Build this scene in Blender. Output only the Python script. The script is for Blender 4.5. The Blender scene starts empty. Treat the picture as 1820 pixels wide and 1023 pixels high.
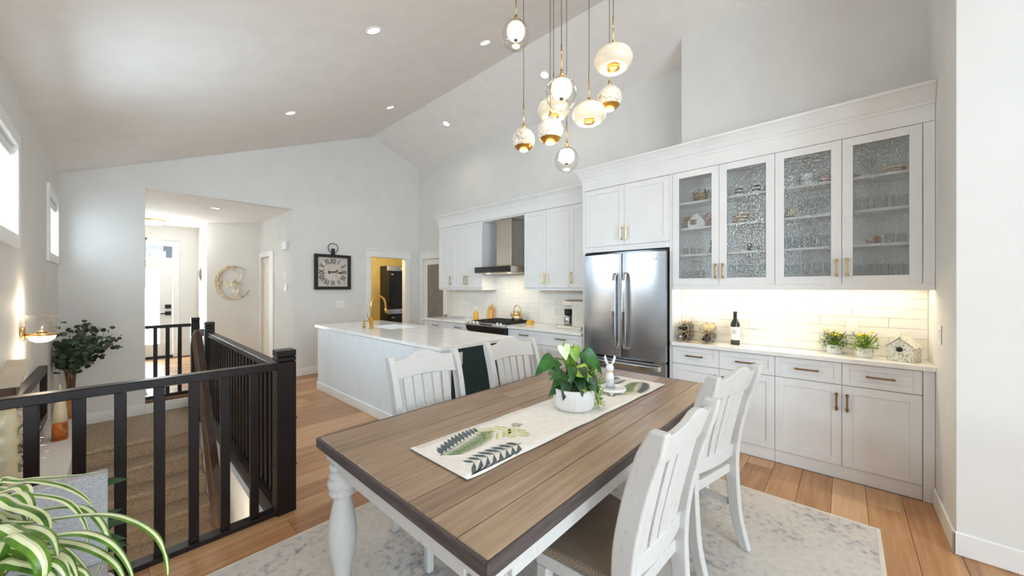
import bpy, math, random
from mathutils import Vector, Matrix, Euler
random.seed(7)
PI = math.pi
sc = bpy.context.scene
COL = sc.collection

# ------------------------------------------------------------------ camera
cam_d = bpy.data.cameras.new('camera')
cam = bpy.data.objects.new('camera', cam_d)
COL.objects.link(cam)
cam_d.sensor_fit = 'HORIZONTAL'
cam_d.sensor_width = 36.0
cam_d.lens = 36.0 * 645.3 / 1820.0
cam_d.clip_start = 0.02
cam.location = (0, 0, 1.445)
cam.rotation_euler = (PI / 2, 0, -0.83021)
sc.camera = cam

# ------------------------------------------------------------------ world, daylight, exposure
sc.view_settings.view_transform = 'Standard'
sc.view_settings.look = 'None'
sc.view_settings.gamma = 1.0
sc.view_settings.use_curve_mapping = False
sc.view_settings.exposure = 0.47
sc.cycles.use_denoising = True
sc.cycles.max_bounces = 12
sc.cycles.diffuse_bounces = 6
sc.cycles.transparent_max_bounces = 24
sc.cycles.sample_clamp_indirect = 6.0
sc.cycles.caustics_reflective = False
sc.cycles.caustics_refractive = False
w = bpy.data.worlds.new('sky')
sc.world = w
w.use_nodes = True
bg = w.node_tree.nodes['Background']
bg.inputs[0].default_value = (0.80, 0.90, 1.0, 1)
bg.inputs[1].default_value = 0.3


def area(name, loc, rot, sx, sy, e, col):
    d = bpy.data.lights.new(name, 'AREA')
    d.shape = 'RECTANGLE'
    d.size, d.size_y, d.energy, d.color = sx, sy, e, col
    o = bpy.data.objects.new(name, d)
    o.location, o.rotation_euler = loc, rot
    COL.objects.link(o)
    return o


DAY = (0.76, 0.89, 1.0)
WARM = (1.0, 0.83, 0.62)
# daylight through the left windows and front door, plus invented glazing behind the camera
area('added_daylight_patio', (-0.75, -3.36, 1.3), (PI / 2, 0, 0), 3.7, 2.3, 170, DAY)  # main daylight from invented patio doors, out of view
area('added_daylight_gable', (1.1, -3.36, 2.95), (PI / 2, 0, 0), 1.1, 0.5, 60, DAY)  # invented high window, added to light the ceiling and far wall
area('added_daylight_side', (-3.58, -0.3, 1.3), (0, -PI / 2, 0), 2.3, 4.4, 14, DAY)  # weak daylight from an invented side window
area('daylight_window_a', (-0.66, 3.51, 2.08), (0, -PI / 2, 0), 0.58, 0.8, 54, (0.70, 0.87, 1.0))
area('daylight_window_b', (-0.66, 6.06, 2.08), (0, -PI / 2, 0), 0.58, 0.8, 8, (0.72, 0.87, 1.0))
area('daylight_front_door', (0.35, 10.62, 1.2), (-PI / 2, 0, 0), 0.9, 2.0, 115, (0.82, 0.97, 1.0))


# ------------------------------------------------------------------ mesh helpers
def lin(c):
    return tuple((x / 255 / 12.92) if x / 255 <= 0.04045 else ((x / 255 + 0.055) / 1.055) ** 2.4 for x in c)


class MB:
    def __init__(s):
        s.v, s.f, s.sm, s.mi, s.cur = [], [], [], [], 0

    def add(s, vs, fs, smooth=False):
        n = len(s.v)
        s.v += [tuple(p) for p in vs]
        for f in fs:
            s.f.append(tuple(i + n for i in f))
            s.sm.append(smooth)
            s.mi.append(s.cur)
        return s

    def box(s, x0, x1, y0, y1, z0, z1):
        x0, x1 = min(x0, x1), max(x0, x1)
        y0, y1 = min(y0, y1), max(y0, y1)
        z0, z1 = min(z0, z1), max(z0, z1)
        return s.add([(x0, y0, z0), (x1, y0, z0), (x1, y1, z0), (x0, y1, z0), (x0, y0, z1), (x1, y0, z1), (x1, y1, z1), (x0, y1, z1)],
                     [(0, 3, 2, 1), (4, 5, 6, 7), (0, 1, 5, 4), (1, 2, 6, 5), (2, 3, 7, 6), (3, 0, 4, 7)])

    def obox(s, c, size, rot=(0, 0, 0)):
        m = Matrix.Translation(c) @ Euler(rot).to_matrix().to_4x4()
        a, b, d = size[0] / 2, size[1] / 2, size[2] / 2
        vs = [m @ Vector(p) for p in ((-a, -b, -d), (a, -b, -d), (a, b, -d), (-a, b, -d), (-a, -b, d), (a, -b, d), (a, b, d), (-a, b, d))]
        return s.add(vs, [(0, 3, 2, 1), (4, 5, 6, 7), (0, 1, 5, 4), (1, 2, 6, 5), (2, 3, 7, 6), (3, 0, 4, 7)])

    def prism(s, poly, axis, a, b):
        """poly: 2D outline, extruded along axis from a to b. axis X: poly=(y,z); Y: (x,z); Z: (x,y)"""
        def P(p, t):
            return {'X': (t, p[0], p[1]), 'Y': (p[0], t, p[1]), 'Z': (p[0], p[1], t)}[axis]
        n = len(poly)
        vs = [P(p, a) for p in poly] + [P(p, b) for p in poly]
        fs = [tuple(range(n))[::-1], tuple(range(n, 2 * n))]
        fs += [(i, (i + 1) % n, n + (i + 1) % n, n + i) for i in range(n)]
        return s.add(vs, fs)

    def lathe(s, prof, n=24, loc=(0, 0, 0), M=None, smooth=True):
        """prof: list of (r, z)"""
        vs, fs, rings = [], [], []
        for r, z in prof:
            if r < 1e-6:
                rings.append([len(vs)])
                vs.append(Vector((0, 0, z)))
            else:
                rings.append(list(range(len(vs), len(vs) + n)))
                vs += [Vector((r * math.cos(2 * PI * i / n), r * math.sin(2 * PI * i / n), z)) for i in range(n)]
        for A, B in zip(rings, rings[1:]):
            for i in range(n):
                j = (i + 1) % n
                if len(A) == 1 and len(B) > 1:
                    fs.append((A[0], B[j], B[i]))
                elif len(B) == 1 and len(A) > 1:
                    fs.append((A[i], A[j], B[0]))
                elif len(A) > 1:
                    fs.append((A[i], A[j], B[j], B[i]))
        T = Matrix.Translation(loc)
        if M is not None:
            T = T @ M
        return s.add([T @ v for v in vs], fs, smooth)

    def cyl(s, p0, p1, r0, r1=None, n=16, smooth=True):
        return s.tube([p0, p1], [r0, r0 if r1 is None else r1], n, smooth)

    def tube(s, pts, r, n=10, smooth=True, closed=False, sq=None):
        """sq=(w,h): rectangular section instead of round"""
        pts = [Vector(p) for p in pts]
        rs = r if isinstance(r, (list, tuple)) else [r] * len(pts)
        vs, fs = [], []
        up = Vector((0, 0, 1))
        m = len(pts)
        prev = None
        for k, p in enumerate(pts):
            if closed:
                d = pts[(k + 1) % m] - pts[k - 1]
            else:
                d = pts[min(k + 1, m - 1)] - pts[max(k - 1, 0)]
            d.normalize()
            if prev is None:
                u = up if abs(d.z) < 0.95 else Vector((0, 1, 0))
                a = d.cross(u).normalized()
            else:
                a = (prev - d * prev.dot(d)).normalized()
            prev = a
            b = a.cross(d).normalized()
            if sq:
                w_, h_ = sq[0] / 2, sq[1] / 2
                for (i, j) in ((-1, -1), (1, -1), (1, 1), (-1, 1)):
                    vs.append(p + a * i * w_ + b * j * h_)
            else:
                for i in range(n):
                    t = 2 * PI * i / n
                    vs.append(p + (a * math.cos(t) + b * math.sin(t)) * rs[k])
        q = 4 if sq else n
        for k in range(m if closed else m - 1):
            A, B = k * q, ((k + 1) % m) * q
            for i in range(q):
                j = (i + 1) % q
                fs.append((A + i, A + j, B + j, B + i))
        if not closed:
            fs.append(tuple(range(q))[::-1])
            fs.append(tuple(range((m - 1) * q, m * q)))
        return s.add(vs, fs, smooth and not sq)

    def ribbon(s, pts, ws, side, fold=0.25, smooth=True):
        """leaf blade along pts with half widths ws; side = lateral direction; fold raises the edges"""
        pts = [Vector(p) for p in pts]
        side = Vector(side).normalized()
        vs, fs = [], []
        for k, p in enumerate(pts):
            d = (pts[min(k + 1, len(pts) - 1)] - pts[max(k - 1, 0)]).normalized()
            a = (side - d * side.dot(d)).normalized()
            nrm = a.cross(d).normalized()
            w_ = ws[k]
            vs += [p - a * w_ + nrm * w_ * fold, p, p + a * w_ + nrm * w_ * fold]
        for k in range(len(pts) - 1):
            A, B = 3 * k, 3 * k + 3
            fs += [(A, A + 1, B + 1, B), (A + 1, A + 2, B + 2, B + 1)]
        return s.add(vs, fs, smooth)

    def build(s, name, mat, parent=None, bevel=0.0, seg=1, sub=0, solid=0.0, kind=None, world=True):
        me = bpy.data.meshes.new(name)
        vs = s.v
        if parent is not None and world:
            inv = wm(parent).inverted()
            vs = [tuple(inv @ Vector(p)) for p in vs]
        me.from_pydata(vs, [], s.f)
        me.polygons.foreach_set('use_smooth', s.sm)
        mats = mat if isinstance(mat, (list, tuple)) else [mat]
        for m_ in mats:
            me.materials.append(m_)
        if len(mats) > 1:
            me.polygons.foreach_set('material_index', s.mi)
        me.update()
        o = bpy.data.objects.new(name, me)
        COL.objects.link(o)
        if parent is not None:
            o.parent = parent
        if solid:
            q = o.modifiers.new('solid', 'SOLIDIFY')
            q.thickness = solid
            q.offset = 0
        if bevel:
            q = o.modifiers.new('bevel', 'BEVEL')
            q.width = bevel
            q.segments = seg
            q.limit_method = 'ANGLE'
            q.angle_limit = 0.6
        if sub:
            q = o.modifiers.new('sub', 'SUBSURF')
            q.levels = q.render_levels = sub
        if kind:
            o['kind'] = kind
        return o


def wm(o):
    m = o.matrix_basis.copy()
    while o.parent is not None:
        o = o.parent
        m = o.matrix_basis @ m
    return m


def tag(o, label, cat, group=None):
    o['label'] = label
    o['category'] = cat
    if group:
        o['group'] = group
    return o


def thing(name, label, cat, loc=(0, 0, 0), rz=0.0, group=None):
    o = bpy.data.objects.new(name, None)
    o.empty_display_size = 0.05
    o.location = loc
    o.rotation_euler = (0, 0, rz)
    COL.objects.link(o)
    return tag(o, label, cat, group)


def setting(name, loc=(0, 0, 0)):
    o = bpy.data.objects.new(name, None)
    o.empty_display_size = 0.05
    o.location = loc
    COL.objects.link(o)
    o['kind'] = 'structure'
    return o


def dup(o, parent=None):
    c = o.copy()
    COL.objects.link(c)
    c.parent = parent
    for ch in list(o.children):
        dup(ch, c)
    return c


def text(name, body, size, mat, M, parent, extrude=0.0005, bold=0.0):
    cu = bpy.data.curves.new(name, 'FONT')
    cu.body = body
    cu.size = size
    cu.align_x, cu.align_y = 'CENTER', 'CENTER'
    cu.extrude = extrude
    cu.offset = bold
    cu.materials.append(mat)
    tmp = bpy.data.objects.new('tmp_text', cu)
    COL.objects.link(tmp)
    bpy.context.view_layer.update()
    me = bpy.data.meshes.new_from_object(tmp.evaluated_get(bpy.context.evaluated_depsgraph_get()))
    bpy.data.objects.remove(tmp)
    me.name = name
    o = bpy.data.objects.new(name, me)
    COL.objects.link(o)
    o.parent = parent
    o.matrix_basis = wm(parent).inverted() @ M
    return o


def arc(c, r, a0, a1, n, plane='XZ'):
    out = []
    for i in range(n + 1):
        t = a0 + (a1 - a0) * i / n
        u, v = r * math.cos(t), r * math.sin(t)
        if plane == 'XZ':
            out.append((c[0] + u, c[1], c[2] + v))
        elif plane == 'YZ':
            out.append((c[0], c[1] + u, c[2] + v))
        else:
            out.append((c[0] + u, c[1] + v, c[2]))
    return out


# ------------------------------------------------------------------ materials
MATS = {}


def nodes(name):
    m = bpy.data.materials.new(name)
    m.use_nodes = True
    nt = m.node_tree
    return m, nt, nt.nodes['Principled BSDF'], nt.links.new


def N(nt, t, **k):
    n = nt.nodes.new(t)
    for a, b in k.items():
        if a.startswith('i_'):
            key = a[2:]
            n.inputs[int(key) if key.isdigit() else key].default_value = b
        else:
            setattr(n, a, b)
    return n


def coords(nt, scale=(1, 1, 1), kind='pos'):
    if kind == 'pos':
        g = N(nt, 'ShaderNodeNewGeometry').outputs['Position']
    else:
        g = N(nt, 'ShaderNodeTexCoord').outputs['Object']
    mp = N(nt, 'ShaderNodeMapping')
    mp.inputs['Scale'].default_value = scale
    nt.links.new(g, mp.inputs['Vector'])
    return mp.outputs['Vector']


def ramp(nt, fac, stops):
    r = N(nt, 'ShaderNodeValToRGB')
    e = r.color_ramp.elements
    while len(e) > 1:
        e.remove(e[-1])
    e[0].position = stops[0][0]
    e[0].color = (*lin(stops[0][1]), 1)
    for p, c in stops[1:]:
        x = e.new(p)
        x.color = (*lin(c), 1)
    nt.links.new(fac, r.inputs[0])
    return r.outputs[0]


def noise(nt, vec, scale=5, detail=3, rough=0.5):
    n = N(nt, 'ShaderNodeTexNoise')
    n.inputs['Scale'].default_value = scale
    n.inputs['Detail'].default_value = detail
    n.inputs['Roughness'].default_value = rough
    nt.links.new(vec, n.inputs['Vector'])
    return n.outputs['Fac']


def bump(nt, b, h, strength, dist=0.01):
    n = N(nt, 'ShaderNodeBump')
    n.inputs['Strength'].default_value = strength
    n.inputs['Distance'].default_value = dist
    nt.links.new(h, n.inputs['Height'])
    nt.links.new(n.outputs[0], b.inputs['Normal'])


def mat(name, c, rough=0.5, metal=0.0, vary=0.04, nscale=6.0, nb=0.0, emit=None, es=0.0, coat=0.0, spec=None, kind='pos'):
    m, nt, b, L = nodes(name)
    v = coords(nt, kind=kind)
    f = noise(nt, v, nscale)
    lo = tuple(max(0, x * (1 - vary)) for x in c)
    hi = tuple(min(255, x * (1 + vary)) for x in c)
    L(ramp(nt, f, [(0.3, lo), (0.7, hi)]), b.inputs['Base Color'])
    b.inputs['Roughness'].default_value = rough
    b.inputs['Metallic'].default_value = metal
    if coat:
        b.inputs['Coat Weight'].default_value = coat
    if spec is not None:
        b.inputs['Specular IOR Level'].default_value = spec
    if nb:
        bump(nt, b, noise(nt, v, nscale * 12, 4), nb, 0.004)
    if emit:
        b.inputs['Emission Color'].default_value = (*lin(emit), 1)
        b.inputs['Emission Strength'].default_value = es
    MATS[name] = m
    return m


def wood(name, stops, scale, rough, obj_random=0.0, nb=0.15, extra=None, coat=0.0):
    """grain stretched along world X/Y via scale; obj_random adds a shift for each board"""
    m, nt, b, L = nodes(name)
    v = coords(nt, scale)
    if obj_random:
        oi = N(nt, 'ShaderNodeObjectInfo')
        cm = N(nt, 'ShaderNodeVectorMath', operation='MULTIPLY_ADD')
        cx = N(nt, 'ShaderNodeCombineXYZ')
        L(oi.outputs['Random'], cx.inputs[0])
        L(oi.outputs['Random'], cx.inputs[1])
        L(cx.outputs[0], cm.inputs[0])
        cm.inputs[1].default_value = (37, 91, 0)
        L(v, cm.inputs[2])
        v = cm.outputs[0]
    f = noise(nt, v, 1.0, 6, 0.6)
    if obj_random:
        mm = N(nt, 'ShaderNodeMath', operation='MULTIPLY_ADD')
        L(oi.outputs['Random'], mm.inputs[0])
        mm.inputs[1].default_value = obj_random
        ad = N(nt, 'ShaderNodeMath', operation='SUBTRACT')
        L(f, ad.inputs[0])
        ad.inputs[1].default_value = obj_random / 2
        L(ad.outputs[0], mm.inputs[2])
        f2 = mm.outputs[0]
    else:
        f2 = f
    L(ramp(nt, f2, stops), b.inputs['Base Color'])
    b.inputs['Roughness'].default_value = rough
    if name.startswith('dark'):
        b.inputs['Specular IOR Level'].default_value = 0.25
    if coat:
        b.inputs['Coat Weight'].default_value = coat
        b.inputs['Coat Roughness'].default_value = 0.2
    bump(nt, b, f, nb, 0.004)
    MATS[name] = m
    return m


def thin_glass(name, tint=(1, 1, 1), rough=0.02, refl=1.0, refr=0.0, bscale=0.0, bstr=0.0, aniso=(1, 1, 1)):
    m, nt, b, L = nodes(name)
    out = nt.nodes['Material Output']
    tr = N(nt, 'ShaderNodeBsdfTransparent')
    tr.inputs[0].default_value = (*tint, 1)
    gl = N(nt, 'ShaderNodeBsdfGlossy')
    gl.inputs['Roughness'].default_value = rough
    fr = N(nt, 'ShaderNodeLayerWeight')
    pw = N(nt, 'ShaderNodeMath', operation='POWER')
    pw.inputs[1].default_value = 4.0
    L(fr.outputs['Facing'], pw.inputs[0])
    mu = N(nt, 'ShaderNodeMath', operation='MULTIPLY_ADD')
    mu.inputs[1].default_value = 0.55 * refl
    mu.inputs[2].default_value = 0.04 * refl
    L(pw.outputs[0], mu.inputs[0])
    mx = N(nt, 'ShaderNodeMixShader')
    L(mu.outputs[0], mx.inputs[0])
    src = tr.outputs[0]
    if bscale:
        bp = N(nt, 'ShaderNodeBump')
        bp.inputs['Strength'].default_value = bstr
        bp.inputs['Distance'].default_value = 0.01
        vo = N(nt, 'ShaderNodeTexVoronoi')
        vo.inputs['Scale'].default_value = bscale
        L(coords(nt, aniso), vo.inputs['Vector'])
        L(vo.outputs['Distance'], bp.inputs['Height'])
        L(bp.outputs[0], gl.inputs['Normal'])
        L(bp.outputs[0], fr.inputs['Normal'])
        if refr:
            rf = N(nt, 'ShaderNodeBsdfRefraction')
            rf.inputs['IOR'].default_value = 1.12
            rf.inputs['Roughness'].default_value = 0.03
            L(bp.outputs[0], rf.inputs['Normal'])
            m2 = N(nt, 'ShaderNodeMixShader')
            m2.inputs[0].default_value = refr
            L(tr.outputs[0], m2.inputs[1])
            L(rf.outputs[0], m2.inputs[2])
            src = m2.outputs[0]
    L(src, mx.inputs[1])
    L(gl.outputs[0], mx.inputs[2])
    L(mx.outputs[0], out.inputs[0])
    MATS[name] = m
    return m


WALL = mat('wall_paint', (224, 222, 218), 0.75, vary=0.012, nscale=3, nb=0.05)
CEIL = mat('ceiling_paint', (236, 231, 227), 0.85, vary=0.012, nscale=5, nb=0.12)
TRIM = mat('trim_white', (236, 235, 232), 0.4, vary=0.01)
CAB = mat('cabinet_white', (232, 231, 230), 0.38, vary=0.01)
ISL = mat('island_white', (228, 232, 234), 0.4, vary=0.01)
QUARTZ = mat('quartz', (240, 238, 234), 0.12, vary=0.03, nscale=9)
TILE = mat('tile_glaze', (240, 237, 230), 0.15, vary=0.02, nscale=4, nb=0.05)
GROUT = mat('grout', (230, 225, 216), 0.8)
BLACK = mat('black_gloss', (14, 14, 16), 0.15)
BLACKM = mat('black_matt', (24, 23, 23), 0.55)
CHROME = mat('chrome', (215, 214, 212), 0.12, 1.0)
BRASS = mat('brass', (208, 176, 118), 0.26, 1.0, vary=0.06)
GOLD = mat('brushed_gold', (206, 160, 82), 0.33, 1.0, vary=0.05)
BRONZE = mat('bronze_pull', (150, 118, 78), 0.3, 1.0, vary=0.05)
GREEN = mat('dark_green_panel', (12, 44, 42), 0.5)
CORD = mat('cord', (96, 84, 72), 0.5)
PLASTIC = mat('plastic_white', (238, 237, 234), 0.35, vary=0.01)
WHITEC = mat('ceramic_white', (240, 239, 238), 0.25, vary=0.015)
DARKW = wood('dark_stained_wood', [(0.3, (20, 13, 12)), (0.7, (36, 25, 22))], (14, 14, 3), 0.36, nb=0.05)
HANDW = wood('brown_handrail_wood', [(0.3, (62, 44, 34)), (0.7, (98, 74, 58))], (20, 3, 3), 0.35, nb=0.05)
FLOORW = wood('oak_floor', [(0.12, (150, 106, 68)), (0.42, (184, 136, 92)), (0.62, (198, 154, 110)), (0.9, (212, 174, 134))], (1.6, 26, 1), 0.34, 0.5, 0.06)
JOINT = mat('floor_joint', (120, 84, 58), 0.7)
TABLEW = wood('weathered_table_wood', [(0.1, (102, 81, 64)), (0.35, (138, 113, 91)), (0.6, (158, 133, 108)), (0.9, (184, 160, 133))], (2.6, 40, 8), 0.36, 0.34, 0.3)
TEDGE = wood('table_edge_wood', [(0.2, (56, 48, 47)), (0.6, (84, 74, 72)), (0.85, (112, 100, 96))], (6, 6, 60), 0.5, nb=0.3)
LIGHTW = wood('light_wood', [(0.3, (196, 150, 84)), (0.7, (226, 182, 112))], (8, 40, 6), 0.45)
GREYW = wood('grey_woven', [(0.3, (150, 150, 152)), (0.7, (196, 196, 198))], (120, 120, 260), 0.85, nb=0.5)
STEEL = None


def chalk():
    m, nt, b, L = nodes('distressed_white_paint')
    v = coords(nt, (1, 1, 0.3), 'obj')
    a = noise(nt, v, 62, 8, 0.8)
    c1 = ramp(nt, a, [(0.22, (130, 114, 102)), (0.31, (174, 168, 161)), (0.44, (206, 203, 199))])
    L(c1, b.inputs['Base Color'])
    b.inputs['Roughness'].default_value = 0.6
    bump(nt, b, noise(nt, coords(nt, (30, 30, 160), 'obj'), 1, 4), 0.2, 0.003)
    return m


CHALK = chalk()


def steel():
    m, nt, b, L = nodes('brushed_steel')
    f = noise(nt, coords(nt, (4, 4, 900)), 1, 2)
    L(ramp(nt, f, [(0.3, (186, 187, 191)), (0.7, (202, 203, 208))]), b.inputs['Base Color'])
    b.inputs['Metallic'].default_value = 1
    b.inputs['Roughness'].default_value = 0.26
    b.inputs['Anisotropic'].default_value = 0.5
    bump(nt, b, f, 0.02, 0.001)
    return m


STEEL = steel()
HOODST = mat('hood_steel', (200, 190, 176), 0.35, 1.0, vary=0.03)


def carpet():
    m, nt, b, L = nodes('stair_carpet')
    f = noise(nt, coords(nt, (70, 40, 90)), 1, 6, 0.7)
    L(ramp(nt, f, [(0.25, (132, 112, 92)), (0.5, (186, 166, 142)), (0.75, (212, 196, 174))]), b.inputs['Base Color'])
    b.inputs['Roughness'].default_value = 0.95
    bump(nt, b, noise(nt, coords(nt, (260, 260, 260)), 1, 3), 0.8, 0.01)
    return m


CARPET = carpet()


def rugm():
    m, nt, b, L = nodes('rug_pile')
    v = coords(nt, (1, 1, 1))
    big = noise(nt, v, 2.2, 3)
    small = noise(nt, v, 26, 7, 0.7)
    mx = N(nt, 'ShaderNodeMath', operation='MULTIPLY_ADD')
    L(big, mx.inputs[0])
    mx.inputs[1].default_value = 0.55
    L(small, mx.inputs[2])
    c1 = ramp(nt, mx.outputs[0], [(0.50, (124, 124, 130)), (0.62, (168, 165, 165)), (0.72, (204, 197, 189)), (0.9, (214, 206, 196))])
    L(c1, b.inputs['Base Color'])
    b.inputs['Roughness'].default_value = 0.95
    bump(nt, b, noise(nt, v, 300, 3), 0.5, 0.005)
    return m


RUG = rugm()


def weave():
    m, nt, b, L = nodes('seat_weave')
    ck = N(nt, 'ShaderNodeTexChecker')
    ck.inputs['Scale'].default_value = 230
    ck.inputs['Color1'].default_value = (*lin((100, 80, 62)), 1)
    ck.inputs['Color2'].default_value = (*lin((158, 144, 128)), 1)
    L(coords(nt, (1, 1, 1), 'obj'), ck.inputs['Vector'])
    L(ck.outputs[0], b.inputs['Base Color'])
    b.inputs['Roughness'].default_value = 0.9
    bump(nt, b, ck.outputs[1], 0.5, 0.003)
    return m


WEAVE = weave()


def marble():
    m, nt, b, L = nodes('marble_globe_lit')
    f = noise(nt, coords(nt, (1, 1, 1)), 16, 5)
    a = N(nt, 'ShaderNodeMath', operation='SUBTRACT')
    L(f, a.inputs[0])
    a.inputs[1].default_value = 0.5
    q = N(nt, 'ShaderNodeMath', operation='ABSOLUTE')
    L(a.outputs[0], q.inputs[0])
    c1 = ramp(nt, q.outputs[0], [(0.0, (120, 112, 102)), (0.02, (216, 208, 194)), (1, (226, 219, 206))])
    L(c1, b.inputs['Base Color'])
    L(c1, b.inputs['Emission Color'])
    b.inputs['Emission Strength'].default_value = 0.14
    b.inputs['Roughness'].default_value = 0.25
    return m


MARBLE = marble()
OPAL = mat('opal_glass_lit', (222, 210, 190), 0.3, vary=0.01, emit=(255, 236, 206), es=0.10)
OPALI = mat('opal_inner_lit', (255, 250, 240), 0.4, vary=0.0, emit=(255, 240, 212), es=0.5)
LED = mat('lamp_lens_lit', (255, 250, 240), 0.4, vary=0.0, emit=(255, 238, 208), es=3.0)
CANL = mat('downlight_lens_lit', (255, 250, 240), 0.4, vary=0.0, emit=(255, 244, 226), es=3.0)
GLASS = thin_glass('clear_glass', (0.95, 0.94, 0.92), refl=2.0)
GLOBE = thin_glass('clear_globe_glass', (0.95, 0.94, 0.92), refl=2.2)
PANE = thin_glass('window_pane', (0.97, 0.99, 1.0), refl=0.6)
RAIN = thin_glass('rain_glass', (0.97, 0.99, 0.99), 0.05, 2.6, 0.09, 85, 0.8, (1, 1, 0.5))
TUMB = thin_glass('drinking_glass', (0.96, 0.975, 0.98), 0.03, 1.4)
def frosted():
    m, nt, b, L = nodes('frosted_white_glass')
    tl = N(nt, 'ShaderNodeBsdfTranslucent')
    tl.inputs[0].default_value = (0.93, 0.95, 0.96, 1)
    tr = N(nt, 'ShaderNodeBsdfTransparent')
    f = noise(nt, coords(nt), 40, 2)
    mr = N(nt, 'ShaderNodeMapRange')
    mr.inputs['To Min'].default_value = 0.12
    mr.inputs['To Max'].default_value = 0.2
    L(f, mr.inputs['Value'])
    mx = N(nt, 'ShaderNodeMixShader')
    L(mr.outputs[0], mx.inputs[0])
    L(tl.outputs[0], mx.inputs[1])
    L(tr.outputs[0], mx.inputs[2])
    L(mx.outputs[0], nt.nodes['Material Output'].inputs[0])
    return m


FROSTW = frosted()
FROST = mat('frosted_door_glass', (128, 124, 120), 0.5)
SOIL = mat('soil', (92, 58, 44), 0.95, vary=0.25, nscale=60, nb=0.5)


def leafm(name, stops, along=None):
    m, nt, b, L = nodes(name)
    f = noise(nt, coords(nt, (1, 1, 1)), 18, 3)
    L(ramp(nt, f, stops), b.inputs['Base Color'])
    b.inputs['Roughness'].default_value = 0.38
    b.inputs['Subsurface Weight'].default_value = 0.0
    return m


LEAF = leafm('anthurium_leaf', [(0.3, (18, 64, 22)), (0.7, (56, 116, 36))])
LEAFL = leafm('light_leaf', [(0.3, (96, 146, 36)), (0.7, (160, 192, 76))])
LEAFD = leafm('dark_leaf', [(0.3, (14, 42, 20)), (0.7, (36, 78, 36))])
EUC = leafm('eucalyptus_leaf', [(0.3, (34, 48, 36)), (0.7, (72, 90, 66))])
SPATH = leafm('pale_spathe', [(0.3, (206, 224, 160)), (0.7, (238, 244, 222))])
FERN = leafm('fern_leaf', [(0.3, (104, 150, 40)), (0.7, (182, 204, 84))])
STEM = mat('stem_brown', (118, 92, 66), 0.7)
STEMG = mat('stem_green', (110, 150, 60), 0.5)
YELLOW = mat('yellow_petal', (244, 216, 40), 0.6)
WICKER = wood('wicker', [(0.3, (132, 90, 44)), (0.7, (196, 146, 84))], (60, 60, 90), 0.7, nb=0.6)

# ================================================================== SETTING
XL, YF, XR = -0.436, 6.592, 4.318          # left wall, far wall, kitchen wall
XH = 3.99                                  # hutch wall
RIDGE = 3.282


def zc(x):
    return 2.746 + 0.419 * (x + 0.436) if x < RIDGE else 4.304 - 0.36 * (x - RIDGE)


# ---- floor slab and oak boards
m = MB()
m.box(-3.4, 4.4, -3.2, 2.735, -0.06, -0.010)
m.box(0.745, 4.4, 2.735, 6.60, -0.06, -0.010)
m.box(0.262, 2.1, 6.60, 10.5, -0.06, -0.010)
m.box(-0.9, 0.262, 6.72, 10.5, -0.06, -0.010)
m.box(3.0, 5.2, 6.60, 8.6, -0.06, -0.010)
m.box(-0.9, -0.32, 10.5, 10.9, -0.06, -0.010)
floor = m.build('floor', JOINT, kind='structure')
PW = 0.178
pm = MB().box(0, 1, 0, PW - 0.0025, -0.009, 0).build('plank', FLOORW, floor)
first = [pm]


def plank(x0, x1, y):
    if first:
        o = first.pop()
    else:
        o = pm.copy()
        COL.objects.link(o)
        o.parent = floor
    o.location = (x0, y, 0)
    o.scale = (x1 - x0 - 0.002, 1, 1)


def rows(xa, xb, ya, yb):
    y = ya
    while y < yb - 0.02:
        x = xa - random.uniform(0.1, 1.4)
        while x < xb:
            ln = random.uniform(1.25, 2.1)
            a, b_ = max(x, xa), min(x + ln, xb)
            if b_ - a > 0.05:
                plank(a, b_, y)
            x += ln
        y += PW


rows(-0.7, 3.70, 2.735 - PW * 21, 2.735)
rows(0.745, 3.75, 2.735, 6.55)
rows(0.3, 1.93, 6.62, 10.2)
m = MB().box(-3.4, -0.702, -3.2, 2.73, -0.010, 0).box(-0.702, 3.08, -3.2, 2.735 - PW * 21 - 0.003, -0.010, 0)
m.box(3.1, 5.1, 6.62, 8.5, -0.010, 0)
m.build('floor_outer_area', FLOORW, floor)

# ---- ceilings
m = MB()
m.prism([(XL - 0.14, zc(XL) - 0.0587), (RIDGE, zc(RIDGE)), (RIDGE, zc(RIDGE) + 0.15), (XL - 0.14, zc(XL) + 0.1)], 'Y', -3.25, 6.72)
m.prism([(RIDGE, zc(RIDGE)), (4.5, zc(4.5)), (4.5, zc(4.5) + 0.15), (RIDGE, zc(RIDGE) + 0.15)], 'Y', -3.25, 6.72)
m.box(-3.5, XL - 0.10, -3.25, 2.75, 2.70, 2.85)
m.build('ceiling', CEIL, kind='structure')
MB().box(-0.9, 2.1, 6.715, 10.5, 2.722, 2.84).box(3.0, 5.2, 6.715, 8.7, 2.45, 2.55).build('ceiling_hall', CEIL, kind='structure')

# ---- far wall with hall opening and laundry doorway
m = MB()


def farcol(x0, x1, z0):
    m.prism([(x0, z0), (x1, z0), (x1, zc(x1) + 0.05)] + ([(RIDGE, zc(RIDGE) + 0.05)] if x0 < RIDGE < x1 else []) + [(x0, zc(x0) + 0.05)], 'Y', YF, YF + 0.12)


farcol(-0.60, 0.262, -2.5)
farcol(0.262, 1.943, 2.724)
farcol(1.943, 3.25, 0)
farcol(3.25, 4.01, 2.035)
farcol(4.01, 4.45, 0)
m.box(0.262, 0.80, YF, YF + 0.12, -2.5, -0.062)
m.build('wall_far', WALL, kind='structure')

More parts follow.
